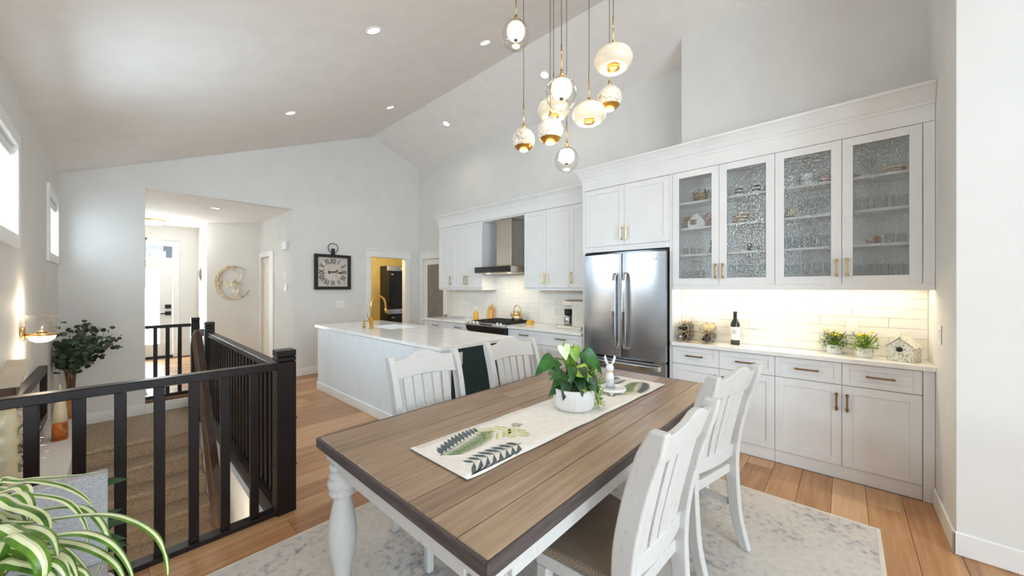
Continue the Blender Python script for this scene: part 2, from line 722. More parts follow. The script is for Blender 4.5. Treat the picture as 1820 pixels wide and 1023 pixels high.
# ---- left stairwell wall with two high windows
WZ0, WZ1 = 1.79, 2.36
W1 = (3.09, 3.92)
W2 = (5.64, 6.42)
m = MB()
xa, xb = XL - 0.12, XL
m.box(xa, xb, 2.60, YF + 0.05, -2.5, WZ0).box(xa, xb, 2.60, YF + 0.05, WZ1, zc(XL) + 0.03)
for a, b_ in ((2.60, W1[0]), (W1[1], W2[0]), (W2[1], YF + 0.05)):
    m.box(xa, xb, a, b_, WZ0, WZ1)
m.build('wall_left', WALL, kind='structure')
m = MB().box(-3.5, xa, 2.60, 2.74, -0.05, 2.72)
m.build('wall_return', WALL, kind='structure')


def window_left(n, y0, y1):
    r = setting('window_%d' % n, (XL, (y0 + y1) / 2, WZ0))
    t = 0.085
    f = MB()
    for a in ((y0 - t, y0, WZ0 - t, WZ1 + t), (y1, y1 + t, WZ0 - t, WZ1 + t), (y0, y1, WZ1, WZ1 + t), (y0, y1, WZ0 - t, WZ0)):
        f.box(XL - 0.001, XL + 0.018, *a)
    f.build('window_casing', TRIM, r, 0.003)
    f = MB()
    for a in ((y0, y0 + .03, WZ0, WZ1), (y1 - .03, y1, WZ0, WZ1), (y0 + .03, y1 - .03, WZ1 - .03, WZ1), (y0 + .03, y1 - .03, WZ0, WZ0 + .03)):
        f.box(XL - 0.115, XL - 0.06, *a)
    f.build('sash', TRIM, r, 0.003)
    MB().box(XL - 0.09, XL - 0.085, y0 + .03, y1 - .03, WZ0 + .03, WZ1 - .03).build('pane', PANE, r)
    MB().box(XL - 0.056, XL - 0.008, y0 + .004, y1 - .004, WZ1 - .085, WZ1 - .004).build('roller_blind', TRIM, r, 0.012, 3)


window_left(1, *W1)
window_left(2, *W2)

# ---- kitchen wall, hutch wall, right wall, walls behind the camera
m = MB()
ztop = zc(XR) + 0.04
m.box(XR, XR + 0.12, 1.25, 5.72, 0, ztop).box(XR, XR + 0.12, 5.72, 6.46, 2.035, ztop).box(XR, XR + 0.12, 6.46, YF + 0.1, 0, ztop)
wall_k = m.build('wall_kitchen', WALL, kind='structure')
m = MB().box(XH, XR + 0.12, -0.60, 1.25, 0, zc(XH) + 0.03)
wall_h = m.build('wall_hutch', WALL, kind='structure')
m = MB()
m.prism([(3.09, 0), (4.45, 0), (4.45, zc(4.45) + .05), (RIDGE, zc(RIDGE) + .05), (3.09, zc(3.09) + .05)], 'Y', -3.2, -0.452)
m.build('wall_right', WALL, kind='structure')
m = MB()   # wall behind the camera, patio and gable openings invented to admit daylight
m.prism([(-3.5, -0.05), (-2.6, -0.05), (-2.6, 2.75), (-3.5, 2.75)], 'Y', -3.32, -3.2)
m.prism([(-2.6, 2.4), (1.1, 2.4), (1.1, 2.68), (-2.6, 2.68)], 'Y', -3.32, -3.2)
m.prism([(-2.6, 2.68), (0.55, 2.68), (0.55, zc(.55) + .05), (XL, zc(XL) + .05), (-2.6, 2.78)], 'Y', -3.32, -3.2)
m.prism([(.55, 3.2), (1.65, 3.2), (1.65, zc(1.65) + .05), (.55, zc(.55) + .05)], 'Y', -3.32, -3.2)
m.prism([(1.1, -.05), (1.65, -.05), (1.65, 2.68), (1.1, 2.68)], 'Y', -3.32, -3.2)
m.prism([(1.65, -0.05), (3.2, -0.05), (3.2, zc(3.2) + .05), (1.65, zc(1.65) + .05)], 'Y', -3.32, -3.2)
m.build('wall_back', WALL, kind='structure')
m = MB().box(-3.52, -3.4, -3.2, -2.5, -.05, 2.72).box(-3.52, -3.4, 2.0, 2.7, -.05, 2.72).box(-3.52, -3.4, -2.5, 2.0, 2.4, 2.72)
m.build('wall_living', WALL, kind='structure')
r = setting('window_3', (0.1, -3.26, 0))  # invented patio and gable glazing, gives the added daylight an opening
f = MB()
for x in (-2.6, -1.38, -0.16, 1.04):
    f.box(x, x + 0.06, -3.29, -3.22, 0, 2.4)
f.box(-2.54, 1.04, -3.29, -3.22, 2.34, 2.4).box(-2.54, 1.04, -3.29, -3.22, 0, 0.06)
f.box(0.55, 1.65, -3.29, -3.22, 2.68, 2.72).box(1.08, 1.12, -3.29, -3.22, 2.72, 3.2)
f.build('window_frame', TRIM, r)
MB().box(.55, 1.65, -3.258, -3.252, 2.72, 3.2).build('added_gable_pane', PANE, r)
MB().box(-2.54, 1.04, -3.258, -3.252, 0.06, 2.34).build('pane', PANE, r)
r = setting('window_4', (-3.46, -0.25, 0))  # invented side glazing, unseen, made for the daylight
f = MB()
for y in (-2.5, -1.0, 0.5, 1.94):
    f.box(-3.49, -3.43, y, y + 0.06, 0, 2.4)
f.box(-3.49, -3.43, -2.44, 1.94, 2.34, 2.4).box(-3.49, -3.43, -2.44, 1.94, 0, 0.06)
f.build('window_frame', TRIM, r)
MB().box(-3.462, -3.458, -2.44, 1.94, 0.06, 2.34).build('pane', PANE, r)


def basebd(name, *boxes):
    m = MB()
    for bx in boxes:
        m.box(*bx)
    return m.build(name, TRIM, bevel=0.006, kind='structure')


basebd('baseboard_right', (3.074, 3.0895, -3.2, -0.4365, 0, 0.125), (3.074, 3.655, -0.4515, -0.4365, 0, 0.125))
basebd('baseboard_far', (1.958, 3.16, YF - 0.015, YF - 0.0005, 0, 0.125), (4.19, 4.31, YF - 0.015, YF - 0.0005, 0, 0.125))

# ---- hall beyond the opening
m = MB().box(1.943, 2.06, YF + 0.12, 7.86, 0, 2.73).box(1.943, 2.06, 7.86, 8.44, 2.035, 2.73).box(1.943, 2.06, 8.44, 8.56, 0, 2.73)
m.build('wall_hall_right', WALL, kind='structure')
m = MB().prism([(1.943, 8.555), (1.217, 9.22), (1.30, 9.30), (2.03, 8.63)], 'Z', 0, 2.73)
m.build('wall_hall_angled', WALL, kind='structure')
m = MB().box(1.217, 1.33, 9.225, 10.37, 0, 2.73)
m.build('wall_hall_return', WALL, kind='structure')
m = MB().box(0.92, 1.35, 10.37, 10.49, 0, 2.73).box(-0.9, -0.22, 10.37, 10.49, 0, 2.73).box(-0.22, 0.92, 10.37, 10.49, 2.44, 2.73)
m.build('wall_front', WALL, kind='structure')
MB().box(-0.9, -0.8, 6.72, 10.37, 0, 2.73).build('wall_hall_left', WALL, kind='structure')
basebd('baseboard_hall', (1.928, 1.9425, 6.72, 7.60, 0, .12), (1.928, 1.9425, 8.50, 8.55, 0, .12), (1.202, 1.2165, 9.23, 10.355, 0, .12), (0.93, 1.2, 10.355, 10.3695, 0, .12))

# front door with sidelite-free frame, long frosted lite and transom
r = setting('door_1', (0.35, 10.4, 0))
f = MB().box(0.82, 0.918, 10.345, 10.47, 0, 2.42).box(-0.22, -0.12, 10.345, 10.47, 0, 2.42).box(-0.12, 0.82, 10.345, 10.47, 2.325, 2.42).box(-0.12, 0.82, 10.345, 10.47, 2.03, 2.07)
f.build('door_frame', TRIM, r, 0.004)
f = MB().box(-0.115, 0.815, 10.375, 10.42, 0.05, 0.30).box(-0.115, 0.815, 10.375, 10.42, 1.86, 2.025).box(-0.115, 0.09, 10.375, 10.42, 0.30, 1.86).box(0.62, 0.815, 10.375, 10.42, 0.30, 1.86)
d = f.build('door_leaf', TRIM, r, 0.003)
MB().box(0.09, 0.62, 10.392, 10.398, 0.30, 1.86).build('pane', FROSTW, d)
MB().box(-0.12, 0.82, 10.392, 10.398, 2.07, 2.325).build('transom_pane', PANE, r)
MB().box(-0.115, 0.815, 10.33, 10.372, 0, 0.05).build('threshold', BLACKM, r)
f = MB().box(0.70, 0.79, 10.352, 10.374, 1.02, 1.10).box(0.70, 0.79, 10.352, 10.374, 0.88, 0.96)
f.cyl((0.745, 10.352, 0.92), (0.745, 10.31, 0.92), 0.012).box(0.63, 0.755, 10.30, 10.315, 0.908, 0.932)
f.build('door_handle', BLACKM, d)

# bedroom-side door in the hall's right wall
r = setting('door_2', (1.95, 8.15, 0))
f = MB().box(1.925, 1.9425, 7.62, 7.86, 0, 2.13).box(1.925, 1.9425, 8.44, 8.53, 0, 2.13).box(1.925, 1.9425, 7.86, 8.44, 2.035, 2.13)
f.build('door_casing', TRIM, r, 0.003)
d = MB().box(1.965, 2.005, 7.862, 8.438, 0.005, 2.03).build('door_leaf', mat('door_cream', (226, 218, 204), 0.5), r, 0.003)
for z in (0.25, 1.0, 1.78):
    MB().box(1.953, 1.964, 7.865, 7.90, z, z + 0.09).build('hinge', BLACKM, d)

# laundry doorway casing
r = setting('door_3', (3.63, YF, 0))
f = MB().box(3.165, 3.25, YF - 0.018, YF - 0.0005, 0, 2.035).box(4.01, 4.095, YF - 0.018, YF - 0.0005, 0, 2.035)
f.box(3.15, 4.11, YF - 0.026, YF - 0.0005, 2.0355, 2.165).box(3.135, 4.125, YF - 0.036, YF - 0.0005, 2.1655, 2.19)
f.box(3.25, 3.27, YF, YF + 0.12, 0, 2.035).box(3.99, 4.01, YF, YF + 0.12, 0, 2.035)
f.build('door_casing', TRIM, r, 0.003)
YEL = mat('laundry_yellow_paint', (222, 206, 150), 0.8)
m = MB().box(3.04, 3.12, YF + 0.12, 8.6, 0, 2.46).box(3.12, 5.1, 8.5, 8.6, 0, 2.46).box(5.1, 5.2, YF + 0.12, 8.6, 0, 2.46)
m.build('wall_laundry', YEL, kind='structure')

# pantry door with frosted pane in the kitchen wall
r = setting('door_4', (XR, 6.1, 0))
f = MB().box(XR - 0.018, XR - 0.0005, 6.46, 6.55, 0, 2.035).box(XR - 0.018, XR - 0.0005, 5.63, 5.72, 0, 2.035)
f.box(XR - 0.026, XR - 0.0005, 5.61, 6.565, 2.0355, 2.165).box(XR - 0.036, XR - 0.0005, 5.60, 6.575, 2.1655, 2.19)
f.build('door_casing', TRIM, r, 0.003)
f = MB().box(XR + 0.02, XR + 0.06, 5.722, 5.80, 0.005, 2.03).box(XR + 0.02, XR + 0.06, 6.34, 6.458, 0.005, 2.03)
f.box(XR + 0.02, XR + 0.06, 5.80, 6.34, 1.92, 2.03).box(XR + 0.02, XR + 0.06, 5.80, 6.34, 0.005, 0.25)
d = f.build('door_leaf', TRIM, r, 0.004)
MB().box(XR + 0.036, XR + 0.044, 5.80, 6.34, 0.25, 1.92).build('pane', FROST, d)

# ---- downlights in the vault and hall
def downlight(x, y, label):
    z = zc(x)
    a = -math.atan(0.419) if x < RIDGE else math.atan(0.36)
    if y > YF:
        z, a = 2.722, 0
    t = thing('downlight', label, 'ceiling light', (x, y, z), group='recessed downlights')
    t.rotation_euler = (0, a, 0)
    q = MB().lathe([(0.052, -0.001), (0.066, -0.001), (0.068, -0.006), (0.050, -0.008), (0.052, -0.001)], 28)
    q.build('trim_ring', TRIM, t, world=False)
    MB().lathe([(0, -0.004), (0.051, -0.004), (0.051, -0.002), (0, -0.002)], 28).build('lens', CANL, t, world=False)
    d = bpy.data.lights.new('downlight_beam', 'SPOT')
    d.energy, d.color, d.spot_size, d.spot_blend, d.shadow_soft_size = 8, WARM, 2.4, 0.8, 0.05
    o = bpy.data.objects.new('downlight_beam', d)
    COL.objects.link(o)
    o.location = (x, y, z - 0.03)


downlight(1.40, 2.79, 'recessed downlight on left slope, nearest and leftmost in the vault')
downlight(2.63, 2.79, 'recessed downlight left of the ridge, just left of the hanging cords')
downlight(1.40, 4.83, 'recessed downlight low on left slope above the stair railing')
downlight(2.68, 4.83, 'recessed downlight left of the ridge near the gable peak')
downlight(3.69, 2.81, 'recessed downlight on right slope seen between the pendant cords')
downlight(3.69, 4.84, 'recessed downlight on right slope nearest the far corner')
downlight(1.087, 7.40, 'recessed downlight in the flat hall ceiling')
for x, y in ((1.40, 0.75), (2.65, 0.75)):   # unseen pair added for light, carrying the grid on above the table
    downlight(x, y, 'added recessed downlight out of view over the table, %s the ridge' % ('near' if x > 2 else 'far from'))

t = thing('flush_ceiling_light', 'round brass-rimmed flush ceiling light near the front door', 'ceiling light', (0.46, 9.55, 2.722))
MB().lathe([(0, -0.03), (0.20, -0.03), (0.20, -0.001), (0, -0.001)], 32).build('rim', BRASS, t, world=False)
MB().lathe([(0, -0.09), (0.12, -0.088), (0.17, -0.07), (0.185, -0.031), (0, -0.031)], 32).build('shade', LED, t, world=False)
d = bpy.data.lights.new('flush_light', 'POINT')
d.energy, d.color, d.shadow_soft_size = 10, (1, .97, .93), 0.15
o = bpy.data.objects.new('flush_light', d)
COL.objects.link(o)
o.location = (0.6, 9.3, 2.35)

# ---- stairs down to the left: landing, steps, side walls
st = setting('stair_flight', (0.2, 5.5, -0.17))
MB().box(-0.243, 0.70, 5.53, YF - 0.001, -0.215, -0.17).box(-0.243, 0.70, 5.558, YF - 0.001, -0.40, -0.215).build('landing', CARPET, st, 0.014, 3)
for k in range(1, 9):
    z = -0.17 - 0.19 * k
    y = 5.53 - 0.25 * k
    MB().box(-0.243, 0.664, y, y + 0.275, z - 0.045, z).box(-0.243, 0.664, y + .028, y + 0.275, z - 0.23, z - 0.045).build('step', CARPET, st, 0.014, 3)
MB().box(0.70, 0.745, 2.735, 5.46, -2.5, -0.062).box(0.665, 0.70, 2.735, 5.46, -2.5, -0.10).build('wall_stair', TRIM, kind='structure')
MB().box(-0.435, 0.70, 2.735, 2.80, -2.5, -0.062).build('wall_stair_near', WALL, kind='structure')
MB().box(XL + 0.001, -0.245, 2.80, YF - 0.001, -2.5, 0.055).box(XL + 0.001, -0.235, 2.80, YF - 0.001, 0.055, 0.08).build('ledge', TRIM, kind='structure')
MB().box(-0.9, 0.75, 2.74, 6.7, -2.62, -2.5).build('floor_lower', CARPET, kind='structure')
t = thing('added_stair_lamp', 'added small round lamp low on the near stairwell wall, unseen, brightens the steps', 'wall lamp', (0.2, 2.80, -0.35))  # made-up lamp, added unseen to brighten the carpeted steps
MB().lathe([(0, .03), (.06, .028), (.07, 0), (0, 0)], 24, (0.2, 2.8005, -0.35), Matrix.Rotation(-PI / 2, 4, 'X')).build('lens', CANL, t)
d = bpy.data.lights.new('added_stair_fill', 'POINT')
d.energy, d.color, d.shadow_soft_size = 9, (1, .88, .70), .08
o = bpy.data.objects.new('added_stair_fill', d)
COL.objects.link(o)
o.location = (0.2, 2.92, -0.35)
basebd('baseboard_landing', (-0.234, 0.262, YF - 0.016, YF - 0.001, -0.168, -0.035), (0.262, 0.70, YF - 0.016, YF - 0.001, -0.168, -0.035))
MB().box(0.70, 0.745, 5.46, 6.60, -0.40, -0.012).build('trim_1', DARKW, kind='structure')   # riser up to the main floor


# ================================================================== RAILINGS
def newel(m, x, y, z0, z1, wd=0.09):
    h = wd / 2
    m.box(x - h, x + h, y - h, y + h, z0, z1 - 0.075)
    m.box(x - h + .004, x + h - .004, y - h + .004, y + h - .004, z1 - 0.075, z1 - 0.069)
    m.box(x - h, x + h, y - h, y + h, z1 - 0.069, z1 - 0.045)
    m.box(x - h + .004, x + h - .004, y - h + .004, y + h - .004, z1 - 0.045, z1 - 0.039)
    m.box(x - h, x + h, y - h, y + h, z1 - 0.039, z1)


r = thing('stair_railing', 'dark wood guard railing in front with wide-spaced square balusters', 'railing', (0.25, 2.69, 0))
q = MB().box(XL + 0.002, 0.70, 2.655, 2.725, 0.922, 0.968)
q.build('top_rail', DARKW, r, 0.004)
MB().box(XL + 0.002, 0.70, 2.652, 2.728, 0.0, 0.028).build('bottom_rail', DARKW, r, 0.003)
for x in (-0.392, -0.252, -0.1145, 0.019, 0.16, 0.298, 0.438, 0.581):
    MB().box(x - 0.0215, x + 0.0215, 2.672, 2.708, 0.028, 0.922).build('baluster', DARKW, r, 0.002)
q = MB()
newel(q, 0.745, 2.69, 0.0, 1.045, 0.108)
q.build('newel_post', DARKW, r, 0.003)
MB().box(0.687, 0.803, 2.632, 2.748, 0.60, 0.606).box(0.687, 0.803, 2.632, 2.748, 0.30, 0.306).build('newel_band', DARKW, r)

r = thing('stair_railing', 'dark wood guard railing running back along the stairwell, many slim balusters', 'railing', (0.75, 4.1, 0))
MB().box(0.715, 0.785, 2.75, 5.465, 0.885, 0.932).build('top_rail', DARKW, r, 0.004)
MB().box(0.706, 0.79, 2.75, 5.465, 0.0, 0.03).box(0.690, 0.706, 2.75, 5.465, -0.09, 0.03).build('bottom_rail', DARKW, r, 0.003)
y = 2.86
while y < 5.43:
    MB().box(0.732, 0.768, y - 0.02, y + 0.02, 0.03, 0.885).build('baluster', DARKW, r, 0.002)
    y += 0.113
q = MB()
newel(q, 0.75, 5.515, 0.0, 1.045)
q.build('newel_post', DARKW, r, 0.003)

r = thing('stair_railing', 'short dark wood railing at the far end of the stairwell before the hall', 'railing', (0.5, 6.655, 0))
MB().box(0.265, 0.705, 6.635, 6.685, 0.915, 0.957).build('top_rail', DARKW, r, 0.004)
MB().box(0.265, 0.705, 6.625, 6.695, 0.0, 0.045).build('bottom_rail', DARKW, r, 0.003)
for x in (0.358, 0.474, 0.594):
    MB().box(x - 0.02, x + 0.02, 6.64, 6.68, 0.045, 0.915).build('baluster', DARKW, r, 0.002)
q = MB()
newel(q, 0.752, 6.66, 0.0, 1.035)
q.build('newel_post', DARKW, r, 0.003)

r = thing('stair_handrail', 'brown wooden handrail sloping down beside the carpeted steps', 'handrail', (0.64, 5.5, 0.9))
pts = [(0.700, 5.515, 0.925), (0.645, 5.515, 0.925), (0.632, 5.46, 0.89), (0.62, 4.94, 0.478), (0.59, 4.263, -0.036), (0.57, 3.716, -0.452), (0.555, 3.2, -0.85)]
MB().tube(pts, 0.03, sq=(0.055, 0.085)).build('rail', HANDW, r, 0.006, 2)
for y, z in ((4.75, 0.335), (3.9, -0.312)):
    x = 0.612 if y > 4.3 else 0.575
    MB().cyl((x + 0.02, y, z - 0.05), (0.664, y, z - 0.06), 0.008).build('bracket', BLACKM, r)

# ================================================================== CABINETRY
def shaker(m, x, y0, y1, z0, z1, rail=0.058, t=0.02, glass=False):
    y0, y1 = min(y0, y1), max(y0, y1)
    m.box(x, x + t, y0, y0 + rail, z0, z1).box(x, x + t, y1 - rail, y1, z0, z1)
    m.box(x, x + t, y0 + rail, y1 - rail, z1 - rail, z1).box(x, x + t, y0 + rail, y1 - rail, z0, z0 + rail)
    if not glass:
        m.box(x + 0.008, x + t, y0 + rail, y1 - rail, z0 + rail, z1 - rail)


def pull(parent, x, y, z, ln, vert=True, M_=None):
    q = MB()
    h = ln / 2
    if vert:
        q.box(x - 0.034, x - 0.024, y - 0.006, y + 0.006, z - h, z + h)
        for s in (-1, 1):
            q.box(x - 0.025, x, y - 0.006, y + 0.006, z + s * (h - .012) - .007, z + s * (h - .012) + .007)
            q.box(x - 0.004, x, y - 0.009, y + 0.009, z + s * (h - .012) - .012, z + s * (h - .012) + .012)
    else:
        q.box(x - 0.034, x - 0.024, y - h, y + h, z - 0.006, z + 0.006)
        for s in (-1, 1):
            q.box(x - 0.025, x, y + s * (h - .012) - .007, y + s * (h - .012) + .007, z - 0.006, z + 0.006)
    return q.build('handle', M_ or BRASS, parent, 0.002)


def front(parent, name, x, y0, y1, z0, z1, hy=None, hz=None, vert=True, ln=0.13, hm=None):
    q = MB()
    g = 0.0015
    shaker(q, x, y0 + g, y1 - g, z0 + g, z1 - g, rail=0.058 if z1 - z0 > 0.25 else 0.042)
    d = q.build(name, CAB, parent, 0.0015)
    if hz is not None:
        pull(d, x, hy if hy is not None else (y0 + y1) / 2, hz, ln, vert, hm)
    return d


YD = [1.246, 0.837, 0.424, 0.012, -0.395]
XF = 3.70
# --- hutch base cabinets: two units with two drawers over two doors
for u, (ya, ym, yb) in enumerate(((YD[2], YD[1], YD[0]), (YD[4], YD[3], YD[2]))):
    r = thing('base_cabinet', ('white shaker base cabinet under the wine bottle, next to the fridge', 'white shaker base cabinet under the birdhouse, next to the right wall')[u], 'cabinet', (XF + 0.15, ym, 0), group='hutch base cabinets')
    MB().box(XF + 0.021, XH - 0.002, ya + .001, yb - .001, 0.102, 0.883).build('body', CAB, r)
    MB().box(XF + 0.01, XF + 0.03, ya + .001, yb - .001, 0.0, 0.0995).build('toe_kick', CAB, r)
    front(r, 'drawer', XF, ya, ym, 0.715, 0.88, hz=0.80, vert=False, ln=0.15, hm=BRONZE)
    front(r, 'drawer', XF, ym, yb, 0.715, 0.88, hz=0.80, vert=False, ln=0.15, hm=BRONZE)
    front(r, 'door', XF, ya, ym, 0.102, 0.712, ym - 0.03, 0.585, hm=BRONZE)
    front(r, 'door', XF, ym, yb, 0.102, 0.712, ym + 0.03, 0.585, hm=BRONZE)
tag(MB().box(XF, XF + 0.02, -0.45, -0.397, 0.0, 0.883).build('filler_panel', CAB), 'narrow white filler panel between base cabinet and right wall', 'panel')
tag(MB().box(3.668, XH - 0.013, -0.4515, 1.247, 0.886, 0.921).build('hutch_countertop', QUARTZ, bevel=0.003), 'white quartz countertop of the hutch under the glass cabinets', 'countertop')

# --- hutch glass uppers
SH = (1.772, 2.028, 2.278)
for u, (ya, ym, yb) in enumerate(((YD[2], YD[1], YD[0]), (YD[4], YD[3], YD[2]))):
    r = thing('glass_cabinet', ('white upper cabinet with textured glass doors beside the fridge', 'white upper cabinet with textured glass doors beside the right wall')[u], 'cabinet', (XF + 0.15, ym, 1.47), group='glass door cabinets')
    b = MB()
    b.box(XF + .022, XH - .03, ya + .001, ya + .019, 1.475, 2.565).box(XF + .022, XH - .03, yb - .019, yb - .001, 1.475, 2.565)
    b.box(XF + .022, XH - .03, ya + .019, yb - .019, 2.547, 2.565).box(XF + .022, XH - .03, ya + .019, yb - .019, 1.475, 1.493)
    b.box(XH - .03, XH - .002, ya + .001, yb - .001, 1.475, 2.565)
    b.box(XF + .022, XF + .042, ym - .012, ym + .012, 1.493, 2.547)
    b.build('body', CAB, r)
    for z in SH:
        MB().box(XF + .05, XH - .031, ya + .0195, yb - .0195, z - .02, z).build('shelf', CAB, r)
    for (a, c, hy) in ((ya, ym, ym - 0.03), (ym, yb, ym + 0.03)):
        q = MB()
        shaker(q, XF, a + .0015, c - .0015, 1.4765, 2.5635, 0.06, 0.02, True)
        d = q.build('door', CAB, r, 0.0015)
        MB().box(XF + .008, XF + .012, a + .058, c - .058, 1.533, 2.507).build('pane', RAIN, d)
        pull(d, XF, hy, 1.60, 0.135, True, BRASS)
tag(MB().box(XF, XF + 0.02, -0.45, -0.397, 1.475, 2.565).build('filler_panel', CAB), 'narrow white filler panel between glass cabinet and right wall', 'panel')
tag(MB().box(XF - 0.006, XF + 0.014, -0.45, 1.245, 1.430, 1.4735).build('light_rail', CAB), 'white light rail under the glass cabinets', 'trim board')
area('undercabinet_hutch', (XF + 0.13, 0.4, 1.465), (0, 0, 0), 0.05, 1.6, 4.2, (1, 0.86, 0.62))


def crown(name, x, ya, yb, zf0, zf1, zt, label, ends=(False, True)):
    """frieze board plus a sprung crown profile, facing -X"""
    r = thing(name, label, 'crown moulding', (x, (ya + yb) / 2, zf0))
    MB().box(x, x + 0.02, ya, yb, zf0, zf1).build('frieze_board', CAB, r)
    prof = [(0.02, zf1 - .02), (-0.006, zf1 - .02), (-0.008, zf1), (-0.016, zf1 + .012), (-0.03, zf1 + .045), (-0.052, zf1 + (zt - zf1) * .72), (-0.06, zt - .022), (-0.066, zt - .018), (-0.066, zt), (0.02, zt)]
    q = MB()
    n = len(prof)
    vs = []
    for y, e in ((ya, ends[0]), (yb, ends[1])):
        sg = -1 if y == ya else 1
        for (dx, z) in prof:
            vs.append((x + dx, y + (sg * max(0, -dx) if e else 0), z))
    fs = [tuple(range(n))[::-1], tuple(range(n, 2 * n))] + [(i, (i + 1) % n, n + (i + 1) % n, n + i) for i in range(n)]
    q.add(vs, fs)
    q.build('crown', CAB, r)
    if ends[1]:
        pts = [(x + .02, yb), (XR - .002, yb)]
        vs = []
        for X in (x + .02, XR - 0.002):
            for (dx, z) in prof:
                vs.append((X, yb + max(0, -dx), z))
        MB().add(vs, fs).build('crown_return', CAB, r)
    return r


crown('crown_moulding', XF - 0.004, -0.45, 2.262, 2.567, 2.70, 2.815, 'white crown moulding and frieze above the hutch and fridge')

# --- fridge surround
r = thing('fridge_surround_cabinet', 'white two-door cabinet above the fridge with tall side panels', 'cabinet', (XF + .2, 1.747, 0))
MB().box(XF, XH - 0.002, 1.2475, 1.2715, 0, 2.565).build('side_panel', CAB, r)
MB().box(XF, XR - 0.002, 2.222, 2.26, 0, 2.565).build('side_panel', CAB, r)
MB().box(XF + .021, XR - .002, 1.273, 2.2215, 1.85, 2.565).build('body', CAB, r)
MB().box(XF, XF + .02, 1.273, 2.2215, 1.85, 1.908).build('bottom_rail', CAB, r)
front(r, 'door', XF, 1.273, 1.747, 1.91, 2.563, 1.747 - .032, 2.04, ln=0.15)
front(r, 'door', XF, 1.747, 2.2215, 1.91, 2.563, 1.747 + .032, 2.04, ln=0.15)

# --- fridge
r = thing('refrigerator', 'stainless steel french door refrigerator with bottom freezer drawer', 'refrigerator', (4.0, 1.745, 0))
MB().box(3.70, 4.28, 1.287, 2.205, 0.0, 1.80).build('body', BLACKM, r)
MB().box(3.68, 3.70, 1.2785, 2.2145, 0.02, 1.835).build('black_frame', BLACK, r)


def curved_door(name, y0, y1, z0, z1, xf=3.612, xb=3.678, dome=0.012):
    q = MB()
    n = 12
    vs, fs = [], []
    yc, hw = (y0 + y1) / 2, (y1 - y0) / 2
    for z in (z0, z1):
        for i in range(n + 1):
            y = y0 + (y1 - y0) * i / n
            e = abs(y - yc) / hw
            vs.append((xf + dome * e ** 4 + 0.004 * e * e, y, z))
        vs += [(xb, y1, z), (xb, y0, z)]
    k = n + 3
    q.add(vs, [(i, i + 1, k + i + 1, k + i) for i in range(n)], True)
    q.add(vs, [(n, n + 1, k + n + 1, k + n), (n + 1, n + 2, k + n + 2, k + n + 1), (n + 2, 0, k, k + n + 2), tuple(range(k))[::-1], tuple(range(k, 2 * k))])
    return q.build(name, STEEL, r)


dl = curved_door('door', 1.742, 2.196, 0.715, 1.808)
dr = curved_door('door', 1.284, 1.732, 0.715, 1.808)
dz = curved_door('freezer_drawer', 1.284, 2.196, 0.06, 0.692)
for d, y, s in ((dl, 1.80, 1), (dr, 1.685, -1)):
    q = MB()
    pts = [(3.612, y, 1.60), (3.582, y, 1.585), (3.565, y, 1.52), (3.558, y, 1.20), (3.565, y, 0.87), (3.582, y, 0.815), (3.612, y, 0.80)]
    q.tube(pts, 0.01, sq=(0.040, 0.022))
    q.build('handle', CHROME, d, 0.006, 2)
q = MB().tube([(3.612, 2.15, 0.645), (3.575, 2.14, 0.645), (3.562, 2.05, 0.645), (3.562, 1.43, 0.645), (3.575, 1.34, 0.645), (3.612, 1.33, 0.645)], 0.01, sq=(0.022, 0.045))
q.build('handle', CHROME, dz, 0.006, 2)
MB().box(3.625, 3.69, 1.29, 1.40, 0.694, 0.712).build('hinge', CHROME, r)
RX = Matrix.Rotation(-PI / 2, 4, 'Z') @ Matrix.Rotation(PI / 2, 4, 'X')
LOGO = mat('logo_silver', (236, 236, 238), 0.4)
text('logo', 'Whirlpool', 0.042, LOGO, Matrix.Translation((3.611, 1.45, 1.735)) @ RX, dr)
q = MB().tube([(3.610, 1.50, 1.742), (3.610, 1.47, 1.757), (3.610, 1.43, 1.757), (3.610, 1.39, 1.745)], 0.0022, 6)
q.build('logo_swoosh', LOGO, dr)

# --- kitchen uppers
XU = 3.97


def upper(label, ya, yb, splits, handles):
    r = thing('upper_cabinet', label, 'cabinet', (XU + .17, (ya + yb) / 2, 1.41), group='kitchen wall cabinets')
    MB().box(XU + .021, XR - .002, ya + .001, yb - .001, 1.412, 2.518).build('body', CAB, r)
    MB().box(XU + .005, XU + .020, ya + .001, yb - .001, 1.412, 1.443).build('light_rail', CAB, r)
    es = [ya] + splits + [yb]
    for (a, b_), hy in zip(zip(es, es[1:]), handles):
        front(r, 'door', XU, a, b_, 1.445, 2.515, hy, 1.575, ln=0.15)
    return r


upper('white wall cabinet with two doors just right of the range hood', 2.624, 3.392, [3.0], [2.965, 3.035])
upper('narrow white wall cabinet beside the fridge panel', 2.262, 2.623, [], [2.59])
upper('white wall cabinet with two doors just left of the range hood', 4.28, 5.04, [4.665], [4.63, 4.70])
upper('narrow white wall cabinet at the left end of the kitchen run', 5.041, 5.43, [], [5.08])
crown('crown_moulding', XU - 0.004, 2.335, 5.43, 2.52, 2.635, 2.735, 'white crown moulding and frieze above the kitchen wall cabinets')
MB_ = MB().box(XU + 0.02, XR - 0.001, 3.393, 4.279, 2.50, 2.52)
tag(MB_.build('hood_soffit', CAB), 'white soffit board above the range hood', 'panel')
area('undercabinet_right', (4.12, 2.85, 1.437), (0, 0, 0), 0.05, 1.1, 5.5, (1, 0.86, 0.62))
area('undercabinet_left', (4.12, 4.85, 1.437), (0, 0, 0), 0.05, 1.1, 5.5, (1, 0.86, 0.62))

# --- kitchen base cabinets
XB = 3.695


